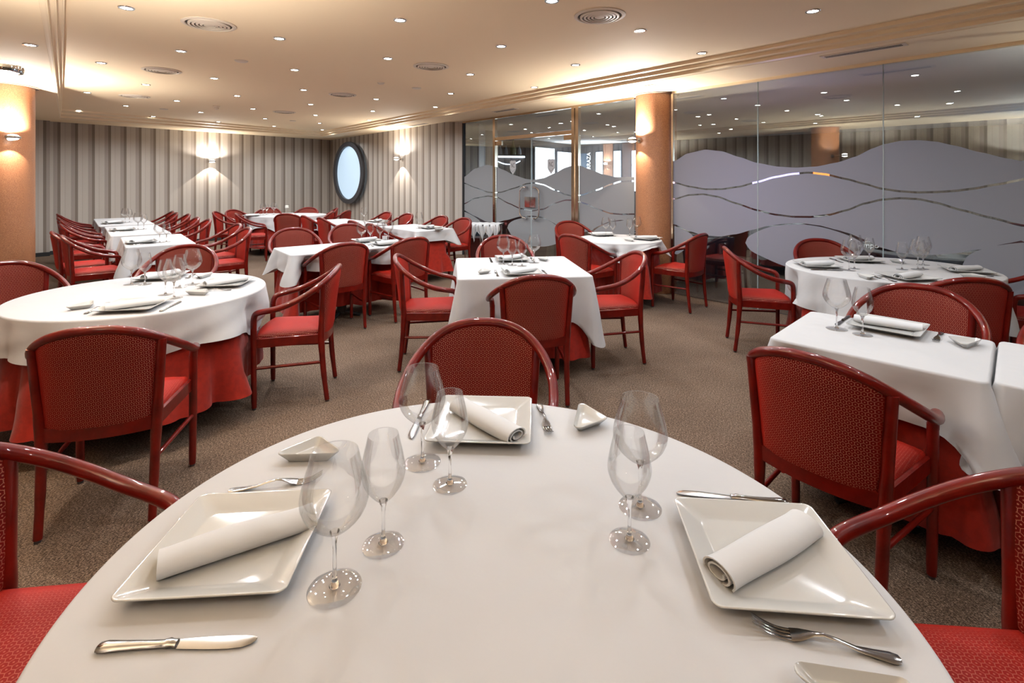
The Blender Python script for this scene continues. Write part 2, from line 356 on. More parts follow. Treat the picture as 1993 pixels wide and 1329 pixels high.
lit_window(1, bw1, ww1, 1040, 1077, 288, 372); lit_window(2, bw1, ww1, 1083.5, 1115, 296.5, 372)
lit_window(3, ww1, dw1, 1161, 1173.5, 296, 372); lit_window(4, ww1, dw1, 1195.5, 1208.8, 294, 372); lit_window(5, ww1, dw1, 1231, 1246, 293, 372)
struct(wall_rect('trim_3', ww1, dw1, 1174.5, 1193, 280, 420, M['brownw'], .02))
struct(wall_rect('trim_4', ww1, dw1, 1127.5, 1145, 298.5, 420, M['bluewall'], .02))
# the bar: shelf with bottles, rounded lit niche below, counter
def shelf_at(name, x0, x1, y, lab, grp, th=2.0):
    u0, Y0 = on_ray_line(x0, bw0, bw1); u1, Y1 = on_ray_line(x1, bw0, bw1); z = CAM_H-(y-HOR)*(Y0+Y1)/2/FPX
    p = (bw0[0]+(bw1[0]-bw0[0])*u0, bw0[1]+(bw1[1]-bw0[1])*u0); q = (bw0[0]+(bw1[0]-bw0[0])*u1, bw0[1]+(bw1[1]-bw0[1])*u1)
    e = empty(name, (p[0], p[1], z)); T = lambda dy0, z0, dz, m, nm: (lambda b: (b.box((0, 0, 0), (1, 1, 1), lambda a, c, k: ((q[0]-p[0])*a+.05*c*dy0, (q[1]-p[1])*a-c*dy0, z0+dz*k)), b.obj(nm, m, e, smooth=False)))(MB())
    T(.22, 0, .03, M['darkwall'], 'board'); T(.10, -.05, .045, M['shelf'], 'light_strip'); tag(e, lab, 'shelf', grp); return p, q, z
p, q, z = shelf_at('bar_shelf', 966, 1021, 303.5, 'long dark bar shelf with a white light strip, seen through the left door', None)
shelfz = z
def bottle_proto(name, mat, prof):
    b = MB(); b.lathe(prof, 14); e = empty(name); b.obj('body', mat, e)
    b = MB(); b.lathe([(0, prof[-1][1]), (.013, prof[-1][1]), (.014, prof[-1][1]-.03), (.014, prof[-1][1]+.012), (0, prof[-1][1]+.012)], 10); b.obj('cap', M['black'], e); return e
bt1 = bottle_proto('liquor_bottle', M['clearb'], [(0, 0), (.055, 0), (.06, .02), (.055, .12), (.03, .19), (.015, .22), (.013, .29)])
bt2 = bottle_proto('champagne_bottle', M['bglass'], [(0, 0), (.09, 0), (.095, .03), (.09, .16), (.05, .26), (.022, .33), (.02, .43)])
def barpt(px, z, off=.10):
    u, Y = on_ray_line(px, bw0, bw1); return (bw0[0]+(bw1[0]-bw0[0])*u, bw0[1]+(bw1[1]-bw0[1])*u-off, z)
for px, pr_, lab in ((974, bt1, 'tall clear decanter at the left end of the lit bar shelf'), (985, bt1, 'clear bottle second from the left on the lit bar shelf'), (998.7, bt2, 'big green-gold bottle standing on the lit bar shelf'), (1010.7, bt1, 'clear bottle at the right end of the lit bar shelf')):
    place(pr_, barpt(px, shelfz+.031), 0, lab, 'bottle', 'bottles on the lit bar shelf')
e = empty('bar_counter', barpt(1000, 0, .95)); b = MB()
b.box((-1.6, -.25, 0), (.45, .25, 1.12)); b.obj('body', M['black'], e, smooth=False)
b = MB(); b.box((-1.65, -.3, 1.12), (.48, .3, 1.16)); b.obj('worktop', M['darkwall'], e, smooth=False); tag(e, 'dark bar counter behind the left glass door', 'counter')
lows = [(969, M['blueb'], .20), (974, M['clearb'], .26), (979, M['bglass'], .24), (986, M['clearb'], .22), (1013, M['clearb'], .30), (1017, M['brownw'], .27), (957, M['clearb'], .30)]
for i, (px, mt, h) in enumerate(lows):
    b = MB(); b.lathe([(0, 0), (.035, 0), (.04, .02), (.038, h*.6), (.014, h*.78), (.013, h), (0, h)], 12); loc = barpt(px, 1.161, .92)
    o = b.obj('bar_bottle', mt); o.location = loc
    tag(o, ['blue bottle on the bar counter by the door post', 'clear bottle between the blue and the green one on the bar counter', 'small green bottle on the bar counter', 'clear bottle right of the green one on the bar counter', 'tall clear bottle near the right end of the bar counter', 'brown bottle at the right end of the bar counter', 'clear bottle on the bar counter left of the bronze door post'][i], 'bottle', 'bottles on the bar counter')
b = MB(); mp = []
for i in range(15): a = -1+2*i/14; mp.append((a*.34, 0, .10*a*a))
b.tube(mp, .016, 6); o = b.obj('neon_arc', M['shelf']); o.location = barpt(990, 1.88, .10); o.rotation_euler = (0, 0, R(12.6)); tag(o, 'curved white light strip glowing under the bar shelf', 'light strip')
# lamp helpers; area lights add daylight at the foyer windows
def area(name, loc, rot, size, watts, col, sy=None):
    l = bpy.data.lights.new(name, 'AREA'); l.energy = watts; l.size = size; l.color = col
    if sy: l.shape = 'RECTANGLE'; l.size_y = sy
    o = bpy.data.objects.new(name, l); COL.objects.link(o); o.location = loc; o.rotation_euler = rot; return o
def spot(name, loc, watts, ang=150, blend=.6, col=WARM, rot=(0, 0, 0), rad=.03, parent=None):
    l = bpy.data.lights.new(name, 'SPOT'); l.energy = watts; l.spot_size = R(ang); l.spot_blend = blend; l.color = col; l.shadow_soft_size = rad
    o = bpy.data.objects.new(name, l); COL.objects.link(o); o.location = loc; o.rotation_euler = rot
    if parent: o.parent = parent
    return o
area('foyer_window_daylight', (1.2, 15.4, 1.6), (R(90), 0, R(-38)), 1.4, 75, (.85, .92, 1), 1.5)
area('foyer_terrace_daylight', (3.6, 15.4, 1.6), (R(90), 0, R(36)), 2.2, 90, (.70, .82, 1), 1.5)
area('lounge_blue_fill', (10.5, 7.0, 1.6), (R(90), 0, R(70)), 2.0, 80, (.55, .75, 1), 1.5)  # added bluish fill for the frosted film; no window stands here

# ------------------------------------------------------------ glass partition
def gbox(b, s0, s1, t0, t1, z0, z1): b.box((s0, t0, z0), (s1, t1, z1), lambda s, t, z: G(s, t, z))
ZT = 2.53
names = 0
def pane(n, s0, s1, z0, z1):
    b = MB(); gbox(b, s0, s1, TG-.005, TG+.005, z0, z1); o = struct(b.obj('window_%d' % n, M['pane'], smooth=False, loc=G((s0+s1)/2, TG, z0))); return o
p6 = pane(6, -7.86, -6.97, .01, ZT)
p7 = pane(7, -6.91, -5.10, 2.20, ZT); p8 = pane(8, -4.96, -3.99, .01, ZT)
p9 = pane(9, -3.405, -2.376, .012, ZT); p10 = pane(10, -2.37, -1.232, .012, ZT); p11 = pane(11, -1.226, .62, .012, ZT); p12 = pane(12, .626, 2.6, .012, ZT); p13 = pane(13, 2.606, 4.55, .012, ZT)
b = MB(); gbox(b, -7.9, -3.98, TG-.025, TG+.025, ZT, H1); struct(b.obj('trim_5', M['bronze'], smooth=False))
b = MB(); gbox(b, -3.42, S1, TG-.02, TG+.03, ZT, H1+.0); struct(b.obj('trim_6', M['cornice'], smooth=False))
b = MB(); gbox(b, -7.9, -7.86, TG-.03, TG+.03, 0, ZT); struct(b.obj('trim_7', M['black'], smooth=False))
b = MB(); gbox(b, -6.97, -6.91, TG-.03, TG+.03, 0, ZT); struct(b.obj('trim_8', M['bronze'], smooth=False))
b = MB(); gbox(b, -5.10, -5.045, TG-.03, TG+.03, 0, ZT); gbox(b, -5.02, -4.965, TG-.03, TG+.03, 0, ZT); struct(b.obj('trim_9', M['bronze'], smooth=False))
b = MB(); gbox(b, -6.91, -5.10, TG-.025, TG+.025, 2.135, 2.195); struct(b.obj('trim_10', M['bronze'], smooth=False))
b = MB(); gbox(b, -3.405, S1, TG-.012, TG+.012, 0, .012); struct(b.obj('trim_11', M['chrome'], smooth=False))
for i, s in enumerate((-2.376, -1.232, .620, 2.6)):
    b = MB(); gbox(b, s, s+.007, TG-.008, TG+.008, .012, ZT); struct(b.obj('trim_%d' % (12+i), M['edge'], smooth=False))
b = MB(); gbox(b, -3.43, -3.405, TG-.02, TG+.02, 0, ZT); struct(b.obj('trim_16', M['bronze'], smooth=False))
# doors
door = []
for n, (s0, s1) in enumerate(((-6.905, -6.003), (-5.995, -5.105))):
    b = MB(); gbox(b, s0, s1, TG-.006, TG+.006, .015, 2.125); d = struct(b.obj('door_%d' % (n+1), M['pane'], smooth=False)); door.append(d)
    sm = s1-.09 if n == 0 else s0+.09; dirn = -1 if n == 0 else 1
    b = MB(); pts = [(sm, 1.32), (sm+dirn*.06, 1.315), (sm+dirn*.115, 1.28), (sm+dirn*.135, 1.21), (sm+dirn*.135, .92), (sm+dirn*.115, .85), (sm+dirn*.06, .815), (sm, .81)]
    for tt in (TG-.055, TG+.055):
        b.tube(spline([G(a, tt, z) for a, z in pts], 5), .013, 10)
    for z in (1.32, .81): b.tube([G(sm, TG-.06, z), G(sm, TG+.06, z)], .016, 10)
    b.obj('door_handle', M['chrome'], d)
    b = MB(); a0, a1 = (s0, s0+.16) if n == 0 else (s1-.16, s1); gbox(b, a0, a1, TG-.018, TG+.018, 2.05, 2.125); b.obj('hinge', M['bronze'], d, smooth=False)
    b = MB(); a0, a1 = (s1-.005, s1+.0035) if n == 0 else (s0-.0035, s0+.004); gbox(b, a0, a1, TG-.007, TG+.007, .015, 2.125); b.obj('edge_strip', M['edge'], d, smooth=False)
b = MB(); gbox(b, -6.003-.13, -6.003-.002, TG-.03, TG+.03, .99, 1.16); b.obj('lock', M['chrome'], door[0], smooth=False)
b = MB(); gbox(b, -5.997, -5.88, TG-.03, TG+.03, .99, 1.16); b.obj('lock', M['chrome'], door[1], smooth=False)
# frosted film with clear wavy lines
W1R = [(-3.391, 1.679), (-3.216, 1.769), (-2.984, 1.807), (-2.786, 1.78), (-2.577, 1.704), (-2.379, 1.632), (-2.155, 1.586), (-1.978, 1.573), (-1.793, 1.581), (-1.602, 1.618), (-1.451, 1.67), (-1.306, 1.746), (-1.222, 1.779), (-1.101, 1.803), (-0.971, 1.803), (-0.847, 1.783), (-0.727, 1.743), (-0.557, 1.677), (-0.397, 1.62), (-0.302, 1.593)]
L1R = [(-3.391, 1.409), (-3.192, 1.362), (-2.984, 1.332), (-2.786, 1.335), (-2.577, 1.366), (-2.379, 1.42), (-2.191, 1.475), (-2.013, 1.508), (-1.859, 1.52), (-1.712, 1.502), (-1.525, 1.453), (-1.377, 1.407), (-1.236, 1.361), (-1.101, 1.34), (-0.971, 1.332), (-0.847, 1.338), (-0.727, 1.349), (-0.613, 1.369), (-0.449, 1.41), (-0.302, 1.45)]
L2R = [(-3.391, 1.202), (-3.192, 1.258), (-3.007, 1.271), (-2.829, 1.246), (-2.618, 1.177), (-2.379, 1.107), (-2.191, 1.069), (-2.013, 1.056), (-1.842, 1.063), (-1.68, 1.092), (-1.525, 1.146), (-1.377, 1.218), (-1.236, 1.26), (-1.101, 1.277), (-0.971, 1.273), (-0.847, 1.245), (-0.67, 1.185), (-0.503, 1.134), (-0.302, 1.078)]
W3R = [(-3.391, 0.887), (-3.216, 0.821), (-3.007, 0.777), (-2.808, 0.781), (-2.618, 0.822), (-2.418, 0.89), (-2.265, 0.942), (-2.101, 0.976), (-1.926, 0.994), (-1.76, 0.981), (-1.602, 0.947), (-1.51, 0.924), (-1.377, 0.875), (-1.236, 0.807), (-1.101, 0.776), (-0.971, 0.77), (-0.871, 0.781), (-0.727, 0.809), (-0.557, 0.863), (-0.397, 0.929), (-0.302, 0.964)]
W1D = [(-7.866, 1.496), (-7.519, 1.652), (-7.172, 1.712), (-6.951, 1.689), (-6.702, 1.616), (-6.431, 1.524), (-6.109, 1.454), (-5.924, 1.443), (-5.716, 1.468), (-5.46, 1.548), (-5.242, 1.629), (-5.085, 1.662), (-4.983, 1.663), (-4.736, 1.589), (-4.5, 1.517), (-4.276, 1.48), (-4.0, 1.482)]
L1D = [(-7.866, 1.377), (-7.519, 1.295), (-7.134, 1.217), (-6.951, 1.209), (-6.772, 1.224), (-6.431, 1.297), (-6.109, 1.378), (-5.924, 1.394), (-5.716, 1.364), (-5.46, 1.282), (-5.242, 1.216), (-5.072, 1.194), (-4.907, 1.218), (-4.617, 1.299), (-4.387, 1.379), (-4.211, 1.421), (-4.0, 1.427)]
L2D = [(-7.866, 0.98), (-7.519, 1.097), (-7.134, 1.147), (-6.879, 1.133), (-6.565, 1.034), (-6.268, 0.958), (-5.985, 0.934), (-5.716, 0.971), (-5.46, 1.078), (-5.242, 1.131), (-5.059, 1.136), (-4.858, 1.095), (-4.617, 1.02), (-4.387, 0.97), (-4.211, 0.967), (-4.0, 0.981)]
W3D = [(-7.866, 0.856), (-7.519, 0.759), (-7.172, 0.677), (-6.915, 0.681), (-6.633, 0.74), (-6.268, 0.823), (-5.985, 0.853), (-5.745, 0.846), (-5.516, 0.777), (-5.405, 0.734), (-5.242, 0.682), (-4.983, 0.647), (-4.784, 0.686), (-4.593, 0.78), (-4.409, 0.856), (-4.211, 0.89), (-4.0, 0.899)]
PER = 1.96
def cr(c): return lambda s: interp(c, s if s <= -.302 else s-PER*math.ceil((s+.302)/PER))
def cdoor(c): return lambda s: interp(c, s)
def film(parent, s0, s1, fs, lens=[]):
    W1, L1, L2, W3 = fs; b = MB(); n = max(4, int((s1-s0)/.03)); g = .010
    t = TG-.0065
    for lo, hi in ((lambda s: L1(s)+g, W1), (lambda s: L2(s)+g, lambda s: L1(s)-g), (lambda s: W3(s), lambda s: L2(s)-g)):
        vs = []
        for i in range(n+1):
            s = s0+(s1-s0)*i/n; vs += [G(s, t, lo(s)), G(s, t, hi(s))]
        b.add(vs, [(2*i, 2*i+2, 2*i+3, 2*i+1) for i in range(n)])
    for loop in lens: # closed outlines, cut to the pane
        x = [p[0] for p in loop]; a0, a1 = max(min(x), s0), min(max(x), s1)
        if a1-a0 < .03: continue
        sp = spline([(p[0], p[1], 0) for p in loop+[loop[0]]], 5); m = max(6, int((a1-a0)/.025)); vs = []
        for i in range(m+1):
            s = a0+(a1-a0)*(i+.001)/(m+.002); zz = []
            for p, q in zip(sp, sp[1:]):
                if (p.x-s)*(q.x-s) <= 0 and p.x != q.x: zz.append(p.y+(q.y-p.y)*(s-p.x)/(q.x-p.x))
            if len(zz) < 2: zz = [loop[0][1]]*2
            vs += [G(s, t, min(zz)), G(s, t, max(zz))]
        b.add(vs, [(2*i, 2*i+2, 2*i+3, 2*i+1) for i in range(m)])
    f = b.obj('frosted_film', M['film'], smooth=False)
    f.parent = parent; f.location = tuple(-c for c in parent.location); return f
RF = [cr(W1R), cr(L1R), cr(L2R), cr(W3R)]; DF = [cdoor(W1D), cdoor(L1D), cdoor(L2D), cdoor(W3D)]
LA = [(-3.392, 0.864), (-3.216, 0.806), (-3.145, 0.761), (-3.122, 0.709), (-3.216, 0.612), (-3.392, 0.516)]
LB = [(-2.507, 0.734), (-2.477, 0.801), (-2.379, 0.869), (-2.21, 0.942), (-1.943, 0.979), (-1.76, 0.968), (-1.602, 0.931), (-1.465, 0.881), (-1.385, 0.823), (-1.406, 0.734), (-1.525, 0.616), (-1.712, 0.52), (-1.909, 0.493), (-2.119, 0.532), (-2.303, 0.592), (-2.447, 0.654)]
LC = [(x+1.93, z) for x, z in LB]
LC2 = [(x+3.9, z) for x, z in LB]
LC = [(-.05+.62*cos(2*pi*k/20), .72+.245*sin(2*pi*k/20)) for k in range(20)]
LD = [(-6.599, 0.608), (-6.548, 0.689), (-6.365, 0.767), (-5.985, 0.832), (-5.658, 0.809), (-5.419, 0.723), (-5.283, 0.643), (-5.269, 0.565), (-5.419, 0.451), (-5.716, 0.371), (-6.109, 0.364), (-6.431, 0.443)]
LE = [(-7.857, 0.826), (-7.64, 0.776), (-7.401, 0.693), (-7.362, 0.6), (-7.64, 0.472), (-7.857, 0.417)]
LF = [(-4.75, 0.62), (-4.712, 0.678), (-4.593, 0.762), (-4.409, 0.842), (-4.211, 0.876), (-4.0, 0.887), (-3.99, .38), (-4.3, .38), (-4.6, .47)]
film(p6, -7.86, -6.97, DF, [LE]); film(door[0], -6.905, -6.008, DF, [LD]); film(door[1], -5.99, -5.105, DF, [LD]); film(p8, -4.96, -3.99, DF, [LF])
film(p9, -3.405, -2.376, RF, [LA, LB]); film(p10, -2.369, -1.232, RF, [LB]); film(p11, -1.225, .62, RF, [LC]); film(p12, .628, 2.6, RF, [LC2]); film(p13, 2.608, 4.55, RF)
# crest with monogram on each door leaf
def text_obj(txt, mat, size, ext=.0006, parent=None, name='lettering', mirror=False):
    cu = bpy.data.curves.new(name, 'FONT'); cu.body = txt; cu.size = size; cu.extrude = ext; cu.align_x = 'CENTER'; cu.align_y = 'CENTER'
    o = bpy.data.objects.new(name, cu); COL.objects.link(o); bpy.context.view_layer.update()
    dg = bpy.context.evaluated_depsgraph_get(); me = bpy.data.meshes.new_from_object(o.evaluated_get(dg)); bpy.data.objects.remove(o)
    me.materials.clear(); me.materials.append(mat); o = bpy.data.objects.new(name, me); COL.objects.link(o)
    if parent: o.parent = parent
    return o
ang_d = math.atan2(DY, DX)
for d, s in ((door[0], -6.455), (door[1], -5.545)):
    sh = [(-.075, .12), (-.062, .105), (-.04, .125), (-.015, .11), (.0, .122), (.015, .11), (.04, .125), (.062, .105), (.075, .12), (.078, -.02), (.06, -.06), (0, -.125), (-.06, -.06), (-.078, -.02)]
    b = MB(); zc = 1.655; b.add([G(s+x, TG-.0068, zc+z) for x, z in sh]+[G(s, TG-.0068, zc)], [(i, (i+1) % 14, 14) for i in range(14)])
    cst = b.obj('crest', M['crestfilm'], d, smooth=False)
    tx = text_obj('NC', M['letterd'], .085, .0004, None, 'monogram'); tx.location = G(s, TG-.0075, zc+.03); tx.rotation_euler = (pi/2, 0, ang_d); tx.scale = (.72, 1.25, 1); tx.parent = cst
    b = MB(); b.tube([G(s-.06, TG-.0075, zc-.03), G(s, TG-.0075, zc-.075), G(s+.06, TG-.0075, zc-.03)], .0022, 5); b.obj('chevron', M['letterd'], cst)
# vertical sign beyond
u, Y = on_ray_line(1147.5, ww1, dw1); sx, sy = ww1[0]+(dw1[0]-ww1[0])*u, ww1[1]+(dw1[1]-ww1[1])*u
L_ = hypot(dw1[0]-ww1[0], dw1[1]-ww1[1]); wdx, wdy = (dw1[0]-ww1[0])/L_, (dw1[1]-ww1[1])/L_
tx = text_obj('TERRAZA', M['letters'], .17, .004, None, 'terrace_sign'); me = tx.data
me.transform(Matrix.Diagonal((1.0, 1.15, 1, 1))); me.transform(Matrix.Rotation(pi/2, 4, 'Z')); me.transform(Matrix.Rotation(pi/2, 4, 'X')); me.transform(Matrix.Rotation(math.atan2(wdy, wdx), 4, 'Z'))
xs_ = [v.co.z for v in me.vertices]; tx.location = (sx+wdy*.05, sy-wdx*.05, CAM_H-(297-HOR)*Y/FPX-max(xs_)); tag(tx, 'white vertical capital letters on the dark foyer wall behind the glass', 'sign')

# ------------------------------------------------------------ oval porthole
e = empty('window_14', G(-12.55, TS-.01, 1.62)); e.rotation_euler = (0, 0, ang_d); struct(e)
def ell_ring(b, a0, c0, a1, c1, y0, y1, n=64):
    vs = []
    for k in range(n):
        q = 2*pi*k/n
        for a, c, y in ((a0, c0, y0), (a0, c0, y1), (a1, c1, y1), (a1, c1, y0)): vs.append((a*cos(q), y, c*sin(q)))
    b.add(vs, [(4*k+j, 4*k+(j+1) % 4, 4*((k+1) % n)+(j+1) % 4, 4*((k+1) % n)+j) for k in range(n) for j in range(4)])
b = MB(); ell_ring(b, .93, .80, .76, .685, 0, -.06); b.obj('frame', M['oframe'], e, sharp=30)
b = MB(); n = 64; b.add([(.77*cos(2*pi*k/n), -.008, .695*sin(2*pi*k/n)) for k in range(n)]+[(0, -.008, 0)], [(k, (k+1) % n, n) for k in range(n)]); b.obj('pane', M['oval'], e, smooth=False)

# ------------------------------------------------------------ columns
def column(x, y, r, label, collar=True):
    e = empty('column', (x, y, 0)); b = MB(); b.lathe([(r, 0), (r, H1-.012)], 64); b.obj('shaft', M['column'], e)
    b = MB(); b.lathe([(r, H1-.012), (r+.035, H1-.012), (r+.035, H1-.001), (r, H1-.001)], 64); b.obj('collar', M['beige'], e, sharp=30)
    return tag(e, label, 'column')
column(1.895, 6.63, .26, 'round copper-coloured column between the glass door and the big glass panels')
column(-6.03, 5.95, .29, 'round copper-coloured column at the left edge')
column(-2.93, 2.26, .26, 'copper-coloured column carrying the near left wall lamp')
column(.30, -1.24, .29, 'copper-coloured column behind the foreground table')
column(5.45, 3.35, .26, 'copper-coloured column beyond the right edge')

# ------------------------------------------------------------ ceiling fittings
def make_downlight():
    e = empty('recessed_downlight')
    b = MB(); b.lathe([(.034, .0), (.036, -.006), (.048, -.006), (.052, -.001), (.052, .0)], 20); b.obj('trim_ring', M['chrome'], e)
    b = MB(); b.lathe([(.0, -.0035), (.035, -.003)], 20); b.obj('lens', M['lamp'], e)
    spot('lamp_light', (0, 0, -.012), SPOT_W, 160, .45, parent=e); return e
def make_offlight():
    e = empty('recessed_downlight'); b = MB(); b.lathe([(.034, .0), (.036, -.006), (.048, -.006), (.052, -.001), (.052, .0)], 20); b.obj('trim_ring', M['chrome'], e)
    b = MB(); b.lathe([(.0, -.0035), (.035, -.003)], 20); b.obj('lens', M['offlamp'], e); return e
DL = make_downlight()
dl = [(246, 14.8), (543.6, 74.5), (58.7, 87), (196.8, 122), (352, 99), (573.4, 135.6), (417, 152), (284, 164.4), (169.4, 179.6), (591, 174.6), (461.3, 186.2), (344.3, 196), (245, 205.6), (153, 214.3), (604.7, 202.7), (492.3, 211.5), (390.7, 218.2), (298.3, 226.3), (614.2, 223.8), (515.8, 230.5), (425, 236.8), (622, 239.6), (533.4, 245.3), (627.5, 252.6), (778.5, 38.7), (754.6, 113.5), (975.3, 89.6), (915.2, 144.4), (1120, 126), (1040, 169.4), (877.2, 181.7), (847.4, 208), (732, 192.5), (725.8, 216), (718.8, 233.7), (1246.5, 59), (1074, 1), (1582, 21), (1366, 103)]
for i, (x, y) in enumerate(dl):
    X, Y = at(x, y, H2); zz = H2
    if x < 75: zz = H1; X, Y = at(x, y, H1)
    special = {0: 'ceiling spotlight at the top left, nearest the camera on that side', 1: 'ceiling spotlight right of the big left round vent', 2: 'ceiling spotlight in the left soffit above the near wall lamp', 24: 'ceiling spotlight at the top, just left of the middle', 36: 'ceiling spotlight cut by the top edge of the photo', 35: 'ceiling spotlight just right of the big right round vent', 37: 'ceiling spotlight furthest right, alone at the top right', 38: 'ceiling spotlight beside the cornice above the big glass panels', 28: 'ceiling spotlight nearest left of the one by the cornice above the column', 29: 'ceiling spotlight closest to the cornice above the glass door'}
    place(DL, (X, Y, zz-.001), 0, special.get(i, 'small chrome-ringed spotlight among the many in the middle and far ceiling'), 'ceiling light', 'ceiling spotlights')
for X, Y in ((-.35, 2.35), (.95, 2.35), (-1.7, 2.9), (2.3, 2.2), (1.9, .9), (1.6, -.5), (2.9, .1), (-1.9, 1.3)):
    place(DL, (X, Y, H2-.001), 0, 'small chrome-ringed ceiling spotlight shining in the cream ceiling', 'ceiling light', 'ceiling spotlights')
# foyer and lounge spots (seen through the glass)
for i, (X, Y) in enumerate(((.3, 11.5), (1.2, 12.6), (2.2, 10.9), (3.0, 12.2), (4.2, 10.5), (5.4, 8.9), (6.6, 7.6), (3.4, 9.2), (5.0, 11.5), (7.4, 9.2), (1.0, 10.3), (6.2, 10.3))):
    b = MB(); e = empty('foyer_spotlight', (X, Y, FH-.001)); b.lathe([(.034, 0), (.036, -.006), (.05, -.006), (.052, 0)], 16); b.obj('trim_ring', M['chrome'], e)
    b = MB(); b.lathe([(0, -.004), (.035, -.004)], 16); b.obj('lens', M['lamp'], e); spot('lamp_light', (0, 0, -.012), 34, 160, .4, (1, .95, .9), parent=e)
    tag(e, 'small ceiling spotlight in the grey ceiling beyond the glass wall', 'ceiling light', 'spotlights beyond the glass')
def make_vent():
    e = empty('round_ceiling_vent'); b = MB()
    b.lathe([(.19, 0), (.19, -.004), (.165, -.010), (.16, -.004), (.16, 0)], 48); b.obj('rim', M['ventw'], e)
    b = MB(); b.lathe([(0, -.001), (.16, -.001)], 32); b.obj('backing', M['ventd'], e)
    for r in (.145, .118, .091, .064):
        b = MB(); b.lathe([(r, -.002), (r, -.012), (r-.017, -.015), (r-.014, -.003)], 40); b.obj('ring', M['ventw'], e)
    b = MB(); b.lathe([(0, -.014), (.037, -.012), (.037, -.002)], 24); b.obj('hub', M['ventw'], e); return e
VT = make_vent()
for (x, y), lab in zip(((407, 47), (315, 137), (262, 187), (839, 129), (666.8, 184), (553.4, 217.8), (1167, 30.6)),
    ('large round cream ceiling vent at the top left', 'round ceiling vent, second from the near left', 'round ceiling vent furthest left, near the far wall', 'round ceiling vent near the middle of the ceiling', 'round ceiling vent above the oval window side, middle distance', 'small-looking round ceiling vent furthest towards the far corner', 'round cream ceiling vent at the top, right of centre')):
    X, Y = at(x, y, H2); place(VT, (X, Y, H2-.001), 0, lab, 'vent', 'round ceiling vents')
def make_disc():
    b = MB(); b.lathe([(0, -.012), (.05, -.012), (.062, -.006), (.064, 0)], 24); return b.obj('ceiling_cover_disc', M['ventw'])
DS = make_disc()
for (x, y), lab in zip(((469.8, 118.4), (319, 212), (570, 234.7), (810.8, 171)), ('flat round ceiling cover disc right of the big left vent', 'flat round ceiling cover disc near the far wall at left', 'flat round ceiling cover disc nearest the far corner', 'flat round ceiling cover disc below the middle vent')):
    X, Y = at(x, y, H2); place(DS, (X, Y, H2), 0, lab, 'ceiling cover', 'ceiling cover discs')
e = empty('smoke_detector', (*at(421.3, 206, H2), H2)); b = MB(); b.lathe([(.05, 0), (.05, -.02), (.035, -.028)], 24); b.obj('base', M['ventw'], e); b = MB(); b.lathe([(.035, -.028), (.035, -.05), (.02, -.06), (0, -.06)], 20); b.obj('sensor', M['ventw'], e); tag(e, 'white smoke detector on the ceiling towards the far wall', 'smoke detector')
b = MB(); b.lathe([(0, -.02), (.03, -.018), (.045, -.004), (.046, 0)], 20); o = b.obj('motion_sensor', M['ventw']); o.location = (*at(741.6, 161, H2), H2); tag(o, 'small round ceiling sensor beside the middle vent', 'sensor')
for (x, y), Ls, lab in (((1232.5, 172), .62, 'long slot vent in the soffit above the copper column'), ((983, 214.3), .55, 'long slot vent in the soffit above the glass door'), ((814.3, 242.4), .6, 'long slot vent in the soffit above the right striped wall'), ((1677.6, 98.7), .62, 'long slot vent in the soffit above the big glass panels')):
    X, Y = at(x, y, H1); e = empty('slot_vent', (X, Y, H1), ang_d); b = MB()
    b.box((-Ls/2, -.06, -.006), (Ls/2, .06, 0)); b.obj('frame', M['ventw'], e, smooth=False)
    for yy in (-.028, .012): b = MB(); b.box((-Ls/2+.03, yy, -.008), (Ls/2-.03, yy+.014, -.0055)); b.obj('slot', M['ventd'], e, smooth=False)
    tag(e, lab, 'vent', 'slot vents in the soffit')

# ------------------------------------------------------------ wall sconces: chrome ring with a lens, shining up and down
def sconce(x, y, z, rz, label, w=SCONCE_W, arm=.05, up=4.5):   # local +x points away from the wall
    e = empty('wall_lamp', (x, y, z), rz)
    b = MB(); b.tube([(0, 0, 0), (.025, 0, 0)], .035, 20); b.obj('mount', M['chrome'], e)
    b = MB(); b.tube([(.02, 0, 0), (arm+.02, 0, 0)], .012, 10); b.obj('arm', M['chrome'], e)
    c = arm+.075
    b = MB(); b.lathe([(.056, -.016), (.066, -.015), (.070, 0), (.066, .015), (.056, .016), (.053, .013), (.053, -.013)], 32, (c, 0, 0), True); b.obj('ring', M['chrome'], e)
    b = MB(); b.lathe([(0, -.034), (.02, -.032), (.038, -.026), (.054, -.012), (.054, .012), (.038, .026), (.02, .032), (0, .034)], 28, (c, 0, 0)); b.obj('lens', M['slamp'], e)
    spot('lamp_light', (c, 0, -.04), w, 98, .05, (1, .90, .78), (0, 0, 0), .012, e)
    spot('lamp_light', (c, 0, .04), w*up, 166, .35, (1, .95, .90), (pi, 0, 0), .02, e)
    return tag(e, label, 'wall lamp', 'chrome wall lamps')
u = 3.11/fL; X, Y = cor[0]-fdx*3.11, cor[1]-fdy*3.11
sconce(X+nn[0]*.005, Y+nn[1]*.005, 1.873, math.atan2(nn[1], nn[0]), 'chrome wall lamp glowing up and down on the far striped wall', up=1.5)
x, y, z = G(-9.86, TS-.005, 1.90); sconce(x, y, z, math.atan2(-NY, -NX), 'chrome wall lamp on the right striped wall beside the oval window', up=1.5)
a = R(205); sconce(1.895+.26*cos(a), 6.63+.26*sin(a), 1.955, a, 'chrome wall lamp on the right copper column')
a = R(-32); sconce(-6.03+.29*cos(a), 5.95+.29*sin(a), 1.93, a, 'chrome wall lamp on the left copper column')
a = R(-4); sconce(-2.93+.26*cos(a), 2.26+.26*sin(a), 1.935, a, 'near chrome wall lamp with a glowing lens at the upper left edge', arm=.36)
